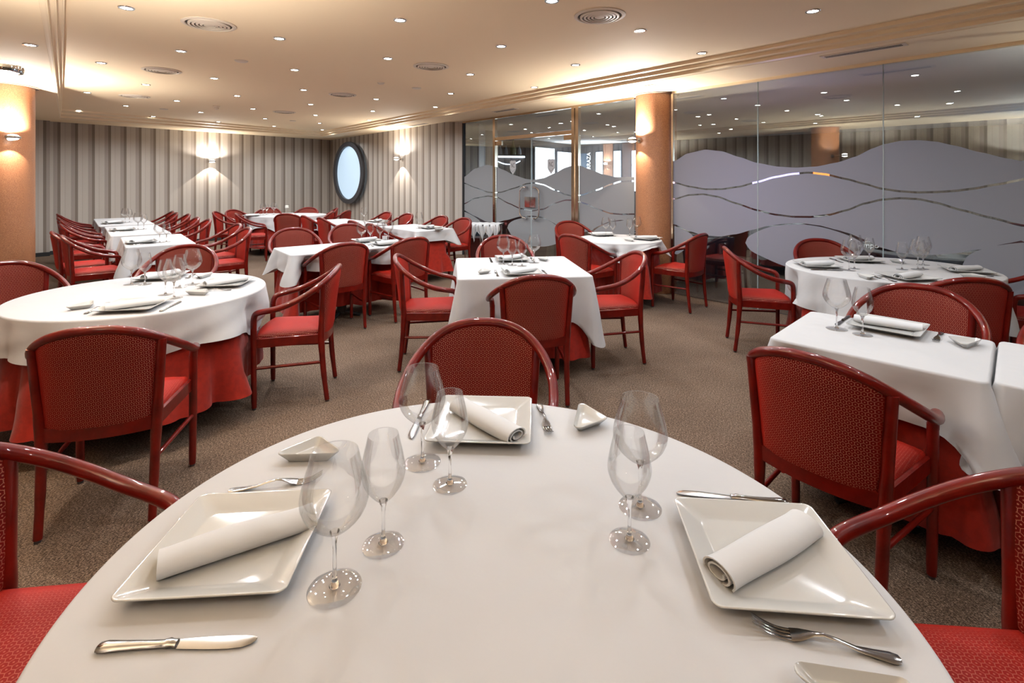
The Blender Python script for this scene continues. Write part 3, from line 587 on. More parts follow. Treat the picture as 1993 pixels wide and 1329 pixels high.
u, Y = on_ray_line(1182, ww1, dw1); sconce(ww1[0]+(dw1[0]-ww1[0])*u+wdy*.022, ww1[1]+(dw1[1]-ww1[1])*u-wdx*.022, 1.95, math.atan2(-wdx, wdy), 'small wall lamp between lit windows in the foyer behind the glass', 14, up=1.5)
a = R(60); sconce(.30+.29*cos(a), -1.24+.29*sin(a), 1.93, a, 'added chrome wall lamp on the unseen column behind the foreground table', 16, up=3)  # unseen lamp added to throw uplight on the ceiling
a = R(215); sconce(5.45+.26*cos(a), 3.35+.26*sin(a), 1.93, a, 'added chrome wall lamp on the unseen column beyond the right edge')  # also added out of view, its upward beam brightens the ceiling
x, y, z = G(-.6, TL+.005, 1.9); sconce(x, y, z, math.atan2(NY, NX), 'chrome wall lamp mirrored in the big glass panels')

# ------------------------------------------------------------ armchair
def make_chair():
    e = empty('armchair')
    half = [(0, -.264, .842), (.07, -.260, .838), (.135, -.246, .822), (.19, -.216, .795), (.235, -.170, .758), (.268, -.105, .716), (.284, -.03, .676), (.283, .05, .644), (.273, .115, .628), (.260, .165, .618), (.248, .198, .606), (.240, .213, .582), (.237, .217, .545)]
    path = [(-x, y, z) for x, y, z in half[:0:-1]]+half
    b = MB(); b.tube(spline(path, 4), .0185, 14); b.obj('top_rail', M['wood'], e, sharp=60)
    for s in (-1, 1):
        b = MB(); b.tube(spline([(s*.236, .217, .56), (s*.236, .217, .42), (s*.235, .216, .2), (s*.233, .215, .012)], 3), [.0185]*4+[.018]*2+[.017]*3+[.0155], 14); L = b.obj('leg', M['wood'], e, sharp=60)
        b = MB(); b.tube([(s*.233, .215, .0), (s*.233, .215, .013)], .012, 10); b.obj('glide', M['rubber'], L)
        b = MB(); pts = spline([(s*.224, -.194, .770), (s*.215, -.188, .62), (s*.204, -.18, .46), (s*.199, -.182, .36), (s*.196, -.195, .18), (s*.195, -.215, .012)], 3)
        b.tube(pts, [.0185]*6+[.021]*4+[.0185]*3+[.016]*3, 14); L = b.obj('leg', M['wood'], e, sharp=60)
        b = MB(); b.tube([(s*.195, -.215, .0), (s*.195, -.215, .013)], .012, 10); b.obj('glide', M['rubber'], L)
        b = MB(); b.tube([(s*.235, .21, .258), (s*.1965, -.19, .258)], .0095, 10); b.obj('stretcher', M['wood'], e)
    # back panel
    nu, nv = 16, 12; vs = []; uv = []
    def rail_at(x):
        ax = abs(x)
        for (a, y0, z0), (c, y1, z1) in zip(half, half[1:]):
            if ax <= c: t = (ax-a)/(c-a); return y0+(y1-y0)*t, z0+(z1-z0)*t
        return half[4][1:]
    def pp(i, j, side):
        u = -1+2*i/nu; v = j/nv; hw = .187+.026*v; x = u*hw; zt = rail_at(u*.213)[1]-.012; zb = .435
        z = zb+(zt-zb)*v; yb = -.178-.038*(1-u*u); yt = rail_at(u*.213)[0]; yy = yb+(yt-yb)*v**1.3
        edge = min(1, (1-abs(u))*9, (1-v)*14+.2, v*14+.3)
        return (x, yy+side*(.007+.009*edge), z), (x, z)
    for side in (1, -1):
        for j in range(nv+1):
            for i in range(nu+1): p, q = pp(i, j, side); vs.append(p); uv.append(q)
    W = nu+1; K = W*(nv+1); fs = []
    for j in range(nv):
        for i in range(nu):
            a = j*W+i; fs += [(a, a+W, a+W+1, a+1), (K+a, K+a+1, K+a+W+1, K+a+W)]
    for j in range(nv): a = j*W; fs += [(a, K+a, K+a+W, a+W), (a+nu, a+nu+W, K+a+nu+W, K+a+nu)]
    for i in range(nu): fs += [(i, i+1, K+i+1, K+i), (nv*W+i, K+nv*W+i, K+nv*W+i+1, nv*W+i+1)]
    obj('back_panel', vs, fs, M['uph'], e, uv, True, sharp=55)
    # seat frame outline
    out = []
    for i in range(13): t = -1+2*i/12; out.append((t*.228, .213+.030*(1-t*t)))      # front, left to right
    for i in range(1, 6): t = i/6; out.append((.228-.03*t, .213-.391*t))
    for i in range(9): t = 1-2*i/8; out.append((t*.197, -.182-.034*(1-t*t)))
    for i in range(1, 6): t = i/6; out.append((-.198-.03*t, -.178+.391*t))
    n = len(out); out.reverse()
    def inner(d): return [(x*(1-d/.21), y*(1-d/.21)+.0) for x, y in out]
    b = MB(); o0, i0 = inner(-.006), inner(.02)
    b.loft([[(x, y, .385) for x, y in o0], [(x, y, .440) for x, y in o0], [(x, y, .444) for x, y in inner(0)], [(x, y, .440) for x, y in i0], [(x, y, .385) for x, y in i0], [(x, y, .385) for x, y in o0]], cap=False)
    b.obj('seat_frame', M['wood'], e, sharp=50)
    b = MB(); rings = []; uvs = []
    for f, z in ((1.0, .425), (1.0, .440), (.985, .452), (.95, .461), (.88, .468), (.75, .474), (.5, .479), (.25, .481)):
        k = inner(.008)
        rings.append([(x*f, y*f, z) for x, y in k]); uvs += [(x*f, y*f+z*(1 if f > .97 else 0)) for x, y in k]
    b.loft(rings, cap=False); m = len(rings); b.add([(0, 0, .4815)], []); cidx = len(b.v)-1
    for k in range(n): b.f.append(((m-1)*n+k, (m-1)*n+(k+1) % n, cidx))
    b.uv = uvs+[(0, 0)]; b.obj('seat', M['uph'], e, uv=True, sharp=70)
    return e
CH = make_chair(); CHAIRS = []
def chair(X, Y, deg, label, group): CHAIRS.append((X, Y, R(deg))); place(CH, (X, Y, 0), R(deg-90), 'red lacquered armchair '+label, 'chair', group)
def chairT(px, py, deg, label, group):   # from the top of the back rail
    X, Y = at(px, py, .861); chair(X+.26*cos(R(deg)), Y+.26*sin(R(deg)), deg, label, group)
gA, gB, gC, gD, gE, gG, gM = ['armchairs around the '+x for x in ('big foreground table', 'left round table', 'centre square table', 'table by the copper column', 'oval table by the glass', 'right-hand pair of tables', 'long middle table')]
chair(-.130, 1.885, 268, 'facing the camera behind the big foreground table', gA)
chair(-1.055, 1.04, 2, 'cut by the left edge, arm reaching under the foreground table', gA)
chair(.945, .925, 180, 'cut by the right edge, arm reaching under the foreground table', gA)
chair(-1.775, 2.275, 108, 'seen from behind in front of the left round table', gB)
chair(-1.462, 3.443, 192, 'seen side on at the right end of the left round table', gB)
chair(-3.46, 3.50, 328, 'cut by the left edge behind the left round table', gB)
chair(-2.88, 4.34, 285, 'half hidden behind the glasses of the left round table', gB)
chair(-1.714, 4.93, 130, 'seen from behind, left one of two at the long middle table', gM)
chair(-1.192, 5.37, 136, 'seen from behind, right one of two at the long middle table', gM)
chair(-2.56, 5.97, 300, 'facing the camera beyond the left end of the long middle table', gM)
chair(-2.07, 6.54, 302, 'facing the camera behind the glasses of the long middle table', gM)
chair(.128, 3.393, 99, 'seen from behind at the near side of the centre square table', gC)
chair(-.657, 4.010, 6, 'seen side on at the left of the centre square table', gC)
chair(.796, 4.112, 189, 'seen side on at the right of the centre square table', gC)
chair(-.066, 5.12, 278, 'facing the camera behind the centre square table', gC)
chair(.90, 7.0, 293, 'behind the small round table, nearest the glass door', gD)
chair(.828, 5.627, 40, 'seen from behind at the left of the small round table', gD)
chair(1.914, 5.725, 134, 'standing right of the copper column with its back to the glass', gD)
chair(2.129, 4.365, 346, 'at the left end of the oval table', gE)
chair(3.03, 4.80, 262, 'behind the oval table against the frosted glass', gE)
chair(2.846, 3.298, 80, 'seen from behind at the near side of the oval table', gE)
chair(3.896, 3.730, 154, 'cut by the right edge at the end of the oval table', gE)
chair(1.215, 1.885, 38, 'seen from behind at the near side of the right-hand tables', gG)
chair(2.118, 2.661, 224, 'facing the camera behind the right-hand tables, with bright honeycomb back', gG)
chair(2.62, 2.19, 224, 'only its rail showing at the right edge behind the right-hand tables', gG)
gT = 'armchairs along the left row of tables'
o6 = ('nearest', 'second', 'third', 'fourth', 'fifth', 'furthest')
for k, (x, y) in enumerate(((121, 457), (101, 449.5), (117, 435), (119, 429), (113, 423), (112, 415.4))): chairT(x, y, 42, o6[k]+' along the left side of the left row of tables', gT)
o7 = ('nearest', 'second', 'third', 'fourth', 'fifth', 'sixth', 'furthest')
for k, (x, y) in enumerate(((484, 441.5), (465.4, 434), (407.6, 425), (385, 421.4), (367.5, 415.2), (343.7, 412.6), (336, 410))): chairT(x, y, 222, o7[k]+' along the right side of the left row of tables', gT)
gF = 'armchairs around the far round table'
for x, y, a, l in ((417.5, 410.5, 15, 'leftmost at the far round table, facing right'), (451, 407, 345, 'behind another on the left of the far round table'), (459, 414, 28, 'on the near left of the far round table, seat showing'), (557, 414.6, 92, 'seen squarely from behind at the far round table'), (525, 403.3, 280, 'behind the glasses of the far round table'), (601.7, 402.6, 265, 'facing the camera behind the far round table'), (656, 403.3, 205, 'second from the right at the far round table'), (647, 410, 190, 'on the near right of the far round table'), (678.5, 407.8, 175, 'rightmost at the far round table, below the oval window')): chairT(x, y, a, l, gF)
gH = 'armchairs along the row below the oval window'
for k, (x, y) in enumerate(((720.8, 434), (684.6, 428), (622.8, 422), (591, 418.4))): chairT(x, y, 42, o6[k]+', back to us, left of the tables below the oval window', gH)
for k, (x, y) in enumerate(((906, 422.6), (862, 418.4), (796, 413.9), (755.4, 411))): chairT(x, y, 222, o6[k]+' on the wall side of the tables below the oval window', gH)

# ------------------------------------------------------------ tables and linen
def rounded_rect(hx, hy, r, n=8, step=.03):
    pts = []
    for cx, cyy, a0 in ((hx-r, hy-r, 0), (-hx+r, hy-r, pi/2), (-hx+r, -hy+r, pi), (hx-r, -hy+r, 1.5*pi)):
        for i in range(n+1): a = a0+pi/2*i/n; pts.append((cx+r*cos(a), cyy+r*sin(a), cos(a), sin(a)))
    out = []
    m = len(pts)
    for i in range(m):
        p, q = pts[i], pts[(i+1) % m]; out.append(p); L = hypot(q[0]-p[0], q[1]-p[1])
        k = int(L/step)
        for j in range(1, k): t = j/k; out.append((p[0]+(q[0]-p[0])*t, p[1]+(q[1]-p[1])*t, p[2], p[3]))
    return out
def oval(a, b_, n=200, sq=2.0):
    out = []
    for i in range(n):
        q = 2*pi*i/n; c, s = cos(q), sin(q); x = a*math.copysign(abs(c)**(2/sq), c); y = b_*math.copysign(abs(s)**(2/sq), s)
        nx, ny = x/a/a, y/b_/b_; L = hypot(nx, ny) or 1; out.append((x, y, nx/L, ny/L))
    return out
def drape(name, outline, ztop, dropf, flaref, mat, seed, amp, freq, rows=11, edge=.010, loc=(0, 0, 0), rz=0, lip=True):
    n = len(outline); rnd = random.Random(seed); arc = [0]
    for i in range(n): p, q = outline[i], outline[(i+1) % n]; arc.append(arc[-1]+hypot(q[0]-p[0], q[1]-p[1]))
    P = arc[-1]; ph = [(rnd.uniform(0, 6.28), max(2, int(P*f+rnd.uniform(-1, 1)))) for f in freq]
    vs = []
    def wv(a): return sum((1-abs(sin(pi*k*a/P+p))**.8*2)/(1+.35*j) for j, (p, k) in enumerate(ph))/len(ph)*(-1)
    prof = [(0, 0), (.35, .08), (.72, .35), (.94, .75), (1, 1.1)]
    k0 = edge
    for f, g in prof: vs.append([(x+nx*edge*(f-1), y+ny*edge*(f-1), ztop-edge*g) for x, y, nx, ny in outline])
    for r in range(1, rows+1):
        t = r/rows; row = []
        for i, (x, y, nx, ny) in enumerate(outline):
            a = arc[i]; d = dropf(x, y, a, P); fl_ = flaref(x, y, a, P)
            tt = t**1.9 if name == 'underskirt' else t**1.1; off = fl_*(tt if name == 'underskirt' else t**.9)+amp*wv(a)*tt+amp*.15*sin(9*t+a*14)*t*.5
            row.append((x+nx*off, y+ny*off, ztop-edge*1.1-(d-edge)*t))
        vs.append(row)
    # linen gives way to the chairs pushed up against it
    cz, sz = cos(rz), sin(rz); skirt = name == 'underskirt'; mg = .016 if skirt else 0
    near = [c for c in CHAIRS if hypot(c[0]-loc[0], c[1]-loc[1]) < 1.7]
    base = len(prof); pushes = []
    for row in vs[base:]:
        push = [0]*n
        for i, (x, y, z) in enumerate(row):
            nx, ny = outline[i][2:]; d = 0
            while d < .30:
                px, py = x-nx*d, y-ny*d; wx, wy = loc[0]+px*cz-py*sz, loc[1]+px*sz+py*cz; hit = False
                for cx, cy_, ca in near:
                    fx = (wx-cx)*cos(ca)+(wy-cy_)*sin(ca); lx = abs(-(wx-cx)*sin(ca)+(wy-cy_)*cos(ca))
                    if -.3 < fx < .262+mg and ((.195-mg < lx < .275+mg and z < .655+mg) or (lx < .27+mg and z < .50+mg)): hit = True; break
                if not hit: break
                d += .01
            push[i] = d if d < .30 else .0
        pushes.append(push)
    for r in range(len(pushes)-2, -1, -1): pushes[r] = [max(a_, b_*(.72 if skirt else .6)) for a_, b_ in zip(pushes[r], pushes[r+1])]
    for r, row in enumerate(vs[base:]):
        push = pushes[r]
        for _ in range(4): push = [max(push[i], (push[i-1]+push[i]+push[(i+1) % n])/3) for i in range(n)]
        for i, (x, y, z) in enumerate(row): row[i] = (x-outline[i][2]*push[i], y-outline[i][3]*push[i], z)
    flat = [p for r in vs for p in r]; m = len(vs)
    fs = [(i*n+k, (i+1)*n+k, (i+1)*n+(k+1) % n, i*n+(k+1) % n) for i in range(m-1) for k in range(n)]
    if lip:  # hem: turn the edge inwards so that the linen has a thickness
        hem = [(x-nx*.0025, y-ny*.0025, z+.0) for (x, y, z), (_, _, nx, ny) in zip(vs[-1], outline)]
        up = [(x-nx*.0025, y-ny*.0025, z) for (x, y, z), (_, _, nx, ny) in zip(vs[-3], outline)]
        flat += hem+up; fs += [((m-1)*n+k, m*n+k, m*n+(k+1) % n, (m-1)*n+(k+1) % n) for k in range(n)]+[(m*n+k, (m+1)*n+k, (m+1)*n+(k+1) % n, m*n+(k+1) % n) for k in range(n)]
    fs.append(tuple(range(n)))
    o = obj(name, flat, fs, mat, None, None, True, None, 75); o.location = loc; o.rotation_euler = (0, 0, rz); return o
K = .715/.70; TOP = .735
def table(kind, cx, cyy, rz, dims, name, L, tip, seed, tips_at=(), skirt_z=.13, cat='table', r=.03, sq=2.0, white_amp=.034, clothname=None, oneside=None):
    top = TOP; cx *= K; cyy *= K; dims = (dims[0]*K, dims[1]*K)
    ol = oval(dims[0], dims[1], sq=sq) if kind == 'oval' else rounded_rect(dims[0], dims[1], r)
    sc = 1-(.03 if kind == 'oval' else .05)/max(dims)
    inner = [(x*sc, y*sc, nx, ny) for x, y, nx, ny in ol]
    if kind == 'oval':
        angs = [R(t) for t in tips_at]
        def dist(x, y):
            q = math.atan2(y, x); return min(abs((q-a+pi) % (2*pi)-pi) for a in angs) if angs else 9
        dropf = lambda x, y, a, P: L+(tip)*exp(-(dist(x, y)/.34)**2)
        flaref = lambda x, y, a, P: .018+.05*exp(-(dist(x, y)/.16)**2)-.016*exp(-((dist(x, y)-.34)/.12)**2)
    else:
        cs = [(dims[0], dims[1]), (-dims[0], dims[1]), (-dims[0], -dims[1]), (dims[0], -dims[1])]
        def dist(x, y): return min(hypot(x-c, y-d) for c, d in cs)
        dropf = lambda x, y, a, P: L+tip*exp(-(dist(x, y)/.085)**1.5)
        flaref = lambda x, y, a, P: .012+.085*exp(-(dist(x, y)/.05)**2)-.016*exp(-((dist(x, y)-.15)/.06)**2)
    o = drape('tablecloth', ol, top, dropf, flaref, M['white'], seed, white_amp*(1.9 if kind == 'oval' else 1), (1.6, 2.7, 4.3), loc=(cx, cyy, 0), rz=rz)
    tag(o, 'white linen cloth, '+name, 'tablecloth', 'white tablecloths')
    if skirt_z is not None:
        o = drape('underskirt', [(x*.994, y*.994, nx, ny) for x, y, nx, ny in inner], top-.010, lambda x, y, a, P: top-.010-skirt_z, lambda x, y, a, P: .05, M['red'], seed+50, .10 if kind == 'oval' else .07, (3.6, 5.4, 2.3), rows=14, loc=(cx, cyy, 0), rz=rz)
        tag(o, 'red damask underskirt, '+name, 'table skirt', 'red underskirts')
    e = empty('dining_table', (cx, cyy, 0), rz); b = MB()
    f = .94
    b.loft([[(x*f, y*f, .69) for x, y, _, _ in ol], [(x*f, y*f, .712) for x, y, _, _ in ol]]); b.obj('tabletop', M['darkwall'], e, smooth=False)
    b = MB(); b.tube([(0, 0, .03), (0, 0, .69)], .05, 16); b.obj('pedestal', M['black'], e)
    b = MB(); k = min(dims)*.6
    for a in range(4):
        q = pi/4+a*pi/2; b.tube([(0, 0, .05), (k*cos(q), k*sin(q), .018)], .018, 8)
    b.obj('base', M['black'], e); tag(e, 'table under the linen, '+name, cat, 'tables under linen'); return e
def quad_rect(c, L, tip, name, seed, **k):     # c: back-left, back-right, front-right, front-left corners
    cx = sum(p[0] for p in c)/4; cyy = sum(p[1] for p in c)/4
    ax = ((c[1][0]+c[2][0]-c[0][0]-c[3][0])/2, (c[1][1]+c[2][1]-c[0][1]-c[3][1])/2); ay = ((c[0][0]+c[1][0]-c[2][0]-c[3][0])/2, (c[0][1]+c[1][1]-c[2][1]-c[3][1])/2)
    la, lb = hypot(*ax), hypot(*ay); rz = math.atan2(ax[1]/la, ax[0]/la); rz2 = math.atan2(-ay[0]/lb, ay[1]/lb)
    d = (rz2-rz+pi) % (2*pi)-pi; rz += d/2
    return table('rect', cx, cyy, rz, (la/2, lb/2), name, L, tip, seed, **k)
tA, tB, tC, tD, tE, tG1, tG2, tM, tT1, tT2, tT3, tF, tH1, tH2 = ('big round table in the foreground', 'round table at the left', 'square table in the centre', 'small round table by the copper column', 'oval table beside the frosted glass', 'left one of the right-hand pair of tables', 'right one of the right-hand pair of tables', 'long table in the left middle', 'nearest table of the left row', 'middle table of the left row', 'furthest table of the left row', 'far round table', 'further table of the row below the oval window', 'nearer table of the row below the oval window')
table('oval', -.053, .92, R(55), (.662, .713), tA, .25, .1, 1, (45, 135, 225, 315))
table('oval', -2.275, 3.13, 0, (.675, .645), tB, .20, .13, 2, (-72, 18, 108, 198), skirt_z=.16)
quad_rect([(-.527, 4.507), (.453, 4.567), (.619, 3.624), (-.36, 3.547)], .32, .20, tC, 3)
table('oval', 1.265, 5.94, 0, (.485, .485), tD, .05, .15, 4, (-100, -10, 80, 170), skirt_z=.12)
table('oval', 2.961, 3.968, R(5), (.73, .605), tE, .27, .10, 5, (215, 305, 45, 135), sq=2.15)
quad_rect([(1.594, 2.667), (2.111, 2.182), (1.64, 1.744), (1.112, 2.227)], .21, .12, tG1, 6)
quad_rect([(2.118, 2.175), (2.635, 1.69), (2.164, 1.252), (1.647, 1.737)], .21, .12, tG2, 7)
quad_rect([(-2.451, 5.142), (-1.52, 5.88), (-1.105, 5.36), (-2.036, 4.645)], .185, .10, tM, 8, skirt_z=.13)
quad_rect([(-4.747, 6.071), (-4.28, 6.48), (-3.449, 5.54), (-3.96, 5.19)], .2, .12, tT1, 9)
quad_rect([(-6.03, 7.40), (-5.54, 7.82), (-4.446, 6.60), (-4.92, 6.22)], .2, .12, tT2, 10)
quad_rect([(-7.42, 8.90), (-6.89, 9.36), (-5.64, 7.96), (-6.15, 7.52)], .2, .12, tT3, 11)
table('oval', -4.456, 9.95, 0, (.76, .62), tF, .20, .32, 12, (-150, -60, 30, 120), skirt_z=.14)
quad_rect([(-3.42, 8.57), (-2.97, 9.02), (-1.974, 8.265-.35), (-2.42, 7.48)], .15, .09, tH1, 13)
quad_rect([(-1.976, 7.5), (-1.527, 7.94), (-.828, 7.168), (-1.276, 6.739)], .15, .09, tH2, 14)

# ------------------------------------------------------------ tableware
def make_glass(prof_bowl, h_stem, r_foot, name='wine_glass'):
    e = empty(name); th = .0011
    b = MB(); outer = spline([(r, 0, z) for r, z in prof_bowl], 4); pr = [(p.x, p.z) for p in outer]; inn = [(max(r-th, .0003), z+(th if i == 0 else 0)) for i, (r, z) in enumerate(pr)][::-1]
    b.lathe(pr+inn, 36); b.obj('bowl', M['thin'], e, sharp=None or 89)
    b = MB(); z0 = prof_bowl[0][1]
    b.lathe([(.0001, .0045), (.0095, .005), (.0065, .009), (.0045, .016), (.0034, .03), (.0033, z0-.03), (.0042, z0-.012), (.0075, z0-.001), (.0085, z0+.003), (.0001, z0+.0035)], 16); b.obj('stem', M['glass'], e)
    b = MB(); b.lathe([(.0001, .0052), (.010, .0046), (r_foot*.6, .0026), (r_foot-.001, .0018), (r_foot, .001), (r_foot-.001, .0002), (.0001, .0002)], 36); b.obj('foot', M['thin'], e)
    return e
BG = make_glass([(.0005, .097), (.012, .099), (.030, .111), (.048, .130), (.0575, .152), (.0575, .170), (.052, .195), (.044, .222), (.0405, .238)], 0, .046)
SG = make_glass([(.0005, .084), (.009, .086), (.022, .098), (.036, .118), (.0425, .138), (.0425, .152), (.0385, .176), (.0325, .202), (.0295, .216)], 0, .040)
def sq_ring(h, r, z, n=6):
    pts = []
    for cx, cyy, a0 in ((h-r, h-r, 0), (-h+r, h-r, pi/2), (-h+r, -h+r, pi), (h-r, -h+r, 1.5*pi)):
        for i in range(n+1): a = a0+pi/2*i/n; pts.append((cx+r*cos(a), cyy+r*sin(a), z))
    return pts
def make_plate():
    b = MB(); b.loft([sq_ring(.085, .02, .0), sq_ring(.09, .02, .001), sq_ring(.102, .02, .006), sq_ring(.139, .016, .0215), sq_ring(.1415, .016, .0225), sq_ring(.1420, .016, .0245), sq_ring(.1405, .015, .0255), sq_ring(.138, .015, .0248), sq_ring(.106, .020, .0125), sq_ring(.100, .022, .0095), sq_ring(.095, .024, .0085), sq_ring(.02, .01, .0082)])
    return b.obj('square_plate', M['china'], sharp=80)
PL = make_plate()
def tri_ring(sc, r, z, dx=0, n=6):     # right-angled triangle with legs .135
    c = [(-.052, -.052), (.083, -.052), (-.052, .083)]; pts = []
    for i, (x, y) in enumerate(c):
        p, q = c[i-1], c[(i+1) % 3]
        v1 = Vector((x-p[0], y-p[1])).normalized(); v2 = Vector((q[0]-x, q[1]-y)).normalized(); n1 = Vector((v1.y, -v1.x)); n2 = Vector((v2.y, -v2.x))
        bis = (v1-v2).normalized(); sinh = abs(bis.dot(n1)); cc = Vector((x, y))-bis*(r/max(sinh, .1)); a1, a2 = math.atan2(n1.y, n1.x), math.atan2(n2.y, n2.x); d = (a2-a1) % (2*pi)
        for k in range(n+1): a = a1+d*k/n; pts.append(((cc.x+r*cos(a))*sc, (cc.y+r*sin(a))*sc, z))
    return pts
def make_dish():
    b = MB(); b.loft([tri_ring(.62, .014, 0), tri_ring(.68, .014, .001), tri_ring(.97, .014, .0195), tri_ring(1, .014, .0215), tri_ring(1.0, .014, .0232), tri_ring(.97, .013, .0240), tri_ring(.93, .013, .0225), tri_ring(.72, .013, .0085), tri_ring(.60, .012, .006), tri_ring(.1, .012, .0058)])
    return b.obj('triangular_dish', M['china'], sharp=80)
DI = make_dish()
def make_napkin(L=.235, seed=0):
    rnd = random.Random(seed); b = MB(); prof = []; turns = 2.15; m = 44; th = .0028
    for i in range(m+1):
        t = i/m; q = turns*2*pi*t+pi*.9; r = .009+.0175*t; prof.append((q, r))
    outer = [((r+th/2)*cos(q)*1.38, (r+th/2)*sin(q)*.80) for q, r in prof]; inner_ = [((r-th/2)*cos(q)*1.38, (r-th/2)*sin(q)*.80) for q, r in prof][::-1]
    sec = outer+inner_; zmin = min(p[1] for p in sec); rings = []
    for k in range(15):
        u = -1+2*k/14; x = u*L/2; f = 1+.05*sin(3.1*u+seed)+(.03 if abs(u) > .95 else 0); tw = .12*sin(2*u+seed)
        rings.append([(x+.003*sin(5*a+seed), (a*cos(tw)-(c-zmin)*sin(tw))*f, ((c-zmin)*cos(tw)*f+a*sin(tw)*.15)+.001) for a, c in sec])
    mz = min(p[2] for r in rings for p in r); rings = [[(x, y, z-mz) for x, y, z in r] for r in rings]
    b.loft(rings); 
    return b.obj('rolled_napkin', M['napkin'], sharp=60)
NA = [make_napkin(.262, 1)]
def ell_sec(x, w, t, zc, n=10): return [(x, w*cos(2*pi*k/n), zc+t*sin(2*pi*k/n)) for k in range(n)]
def make_knife():
    b = MB(); e = empty('table_knife')
    b.loft([ell_sec(-.118, .003, .002, .0035), ell_sec(-.116, .0085, .0035, .0037), ell_sec(-.105, .0105, .0042, .0044), ell_sec(-.085, .009, .004, .0042), ell_sec(-.05, .0072, .0038, .004), ell_sec(-.02, .0066, .0040, .0042), ell_sec(-.012, .0085, .005, .0052), ell_sec(-.006, .0065, .004, .0045), ell_sec(0, .0075, .004, .0042)])
    b.obj('handle', M['steel'], e)
    b = MB(); rings = []
    for x, w, c in ((0, .0075, 0), (.015, .0085, .0), (.05, .0100, -.0008), (.08, .0105, -.001), (.1, .0095, -.0005), (.112, .0065, .001), (.118, .002, .003)): rings.append([(x, c-w, .0025), (x, c-w*.3, .0036), (x, c+w, .0036), (x, c+w, .0026), (x, c-w*.3, .0020)])
    b.loft(rings); b.obj('blade', M['steel'], e, sharp=35); return e
def make_fork():
    e = empty('table_fork'); b = MB()
    zc = lambda x: .0055+.012*max(0, min(1, (x+.02)/.05))*max(0, 1-(x-.0)/.11) if x > -.02 else .0045+.004*max(0, (x+.1)/.08)
    pts = [(-.102, .003), (-.100, .0085), (-.090, .0108), (-.07, .0085), (-.045, .0052), (-.02, .0036), (.0, .0034), (.012, .0045), (.022, .0085), (.032, .0118), (.045, .0125)]
    rings = []
    for x, w_ in pts:
        z = .004+.0105*exp(-((x+.002)/.03)**2)-.002*max(0, (x-.02)/.03); rings.append(ell_sec(x, w_, .0017, z))
    b.loft(rings); b.obj('handle', M['steel'], e)
    for y in (-.0098, -.0033, .0033, .0098):
        b = MB(); b.tube(spline([(.043, y, .0025), (.06, y, .002), (.08, y*.98, .0065), (.1, y*.93, .0165)], 3), [.0021]*4+[.0019]*3+[.0014]*2+[.0007], 7, flat=.7); b.obj('tine', M['steel'], e)
    return e
KN, FO = make_knife(), make_fork()
TZ = TOP+.0006
def rot(dx, dy, a): return dx*cos(a)-dy*sin(a), dx*sin(a)+dy*cos(a)
n_nap = [0]
def setting(X, Y, deg, where, parts='pnfkd', dz=0, nap=None, nape=0):   # deg: the way the diner faces
    a = R(deg)
    def L(fx, lx): d = rot(fx, lx, a); return (X+d[0], Y+d[1], TZ+dz)     # forward, left
    if 'p' in parts: place(PL, L(0, 0), a, 'square white china plate, '+where, 'plate', 'square plates')
    if 'n' in parts:
        q = L(0, 0); place(NA[0], (q[0], q[1], TZ+dz+.0093), a+R(45 if nap is None else nap), 'rolled white napkin on the plate, '+where, 'napkin', 'rolled napkins')
    if 'f' in parts: place(FO, L(.0, .185), a, 'steel fork beside the plate, '+where, 'fork', 'forks')
    if 'k' in parts: place(KN, L(.0, -.185), a, 'steel knife beside the plate, '+where, 'knife', 'knives')
    if 'd' in parts: place(DI, L(.05, .29), a+R(30), 'small white triangular dish, '+where, 'dish', 'triangular dishes')
def glassp(kind, px, py, where):
    X, Y = at(px, py, TOP+.002); P = BG if kind == 'b' else SG
    place(P, (X, Y, TZ), random.uniform(0, 6), ('large ' if kind == 'b' else 'small ')+'clear wine glass, '+where, 'wine glass', ('large' if kind == 'b' else 'small')+' wine glasses')
# foreground table, from the photograph piece by piece
fa, fb, fc = 'left setting of the big foreground table', 'far setting of the big foreground table', 'right setting of the big foreground table'
def put(P, X, Y, deg, label, cat, grp, z=TZ): return place(P, (X*K, Y*K, z), R(deg), label, cat, grp)
put(PL, -.520, .953, 4, 'square white china plate, '+fa, 'plate', 'square plates'); put(PL, -.084, 1.432, -3, 'square white china plate, '+fb, 'plate', 'square plates'); put(PL, .469, .922, -5, 'square white china plate, '+fc, 'plate', 'square plates')
put(NA[0], -.505, .945, 211, 'rolled white napkin on the plate, '+fa, 'napkin', 'rolled napkins', TZ+.0093); put(NA[0], -.075, 1.420, -47, 'rolled white napkin on the plate, '+fb, 'napkin', 'rolled napkins', TZ+.0093); put(NA[0], .462, .925, 30, 'rolled white napkin on the plate, '+fc, 'napkin', 'rolled napkins', TZ+.0093)
put(KN, -.502, .755, 3, 'steel knife beside the plate, '+fa, 'knife', 'knives'); put(KN, -.270, 1.470, -92, 'steel knife beside the plate, '+fb, 'knife', 'knives'); put(KN, .480, 1.104, 171, 'steel knife beside the plate, '+fc, 'knife', 'knives')
put(FO, -.537, 1.150, 15, 'steel fork beside the plate, '+fa, 'fork', 'forks'); put(FO, .094, 1.462, -84, 'steel fork beside the plate, '+fb, 'fork', 'forks'); put(FO, .468, .758, 163, 'steel fork beside the plate, '+fc, 'fork', 'forks')
put(DI, -.506, 1.262, 228, 'small white triangular dish, '+fa, 'dish', 'triangular dishes'); put(DI, .205, 1.445, 122, 'small white triangular dish, '+fb, 'dish', 'triangular dishes'); put(DI, .462, .675, 35, 'small white triangular dish, '+fc, 'dish', 'triangular dishes')
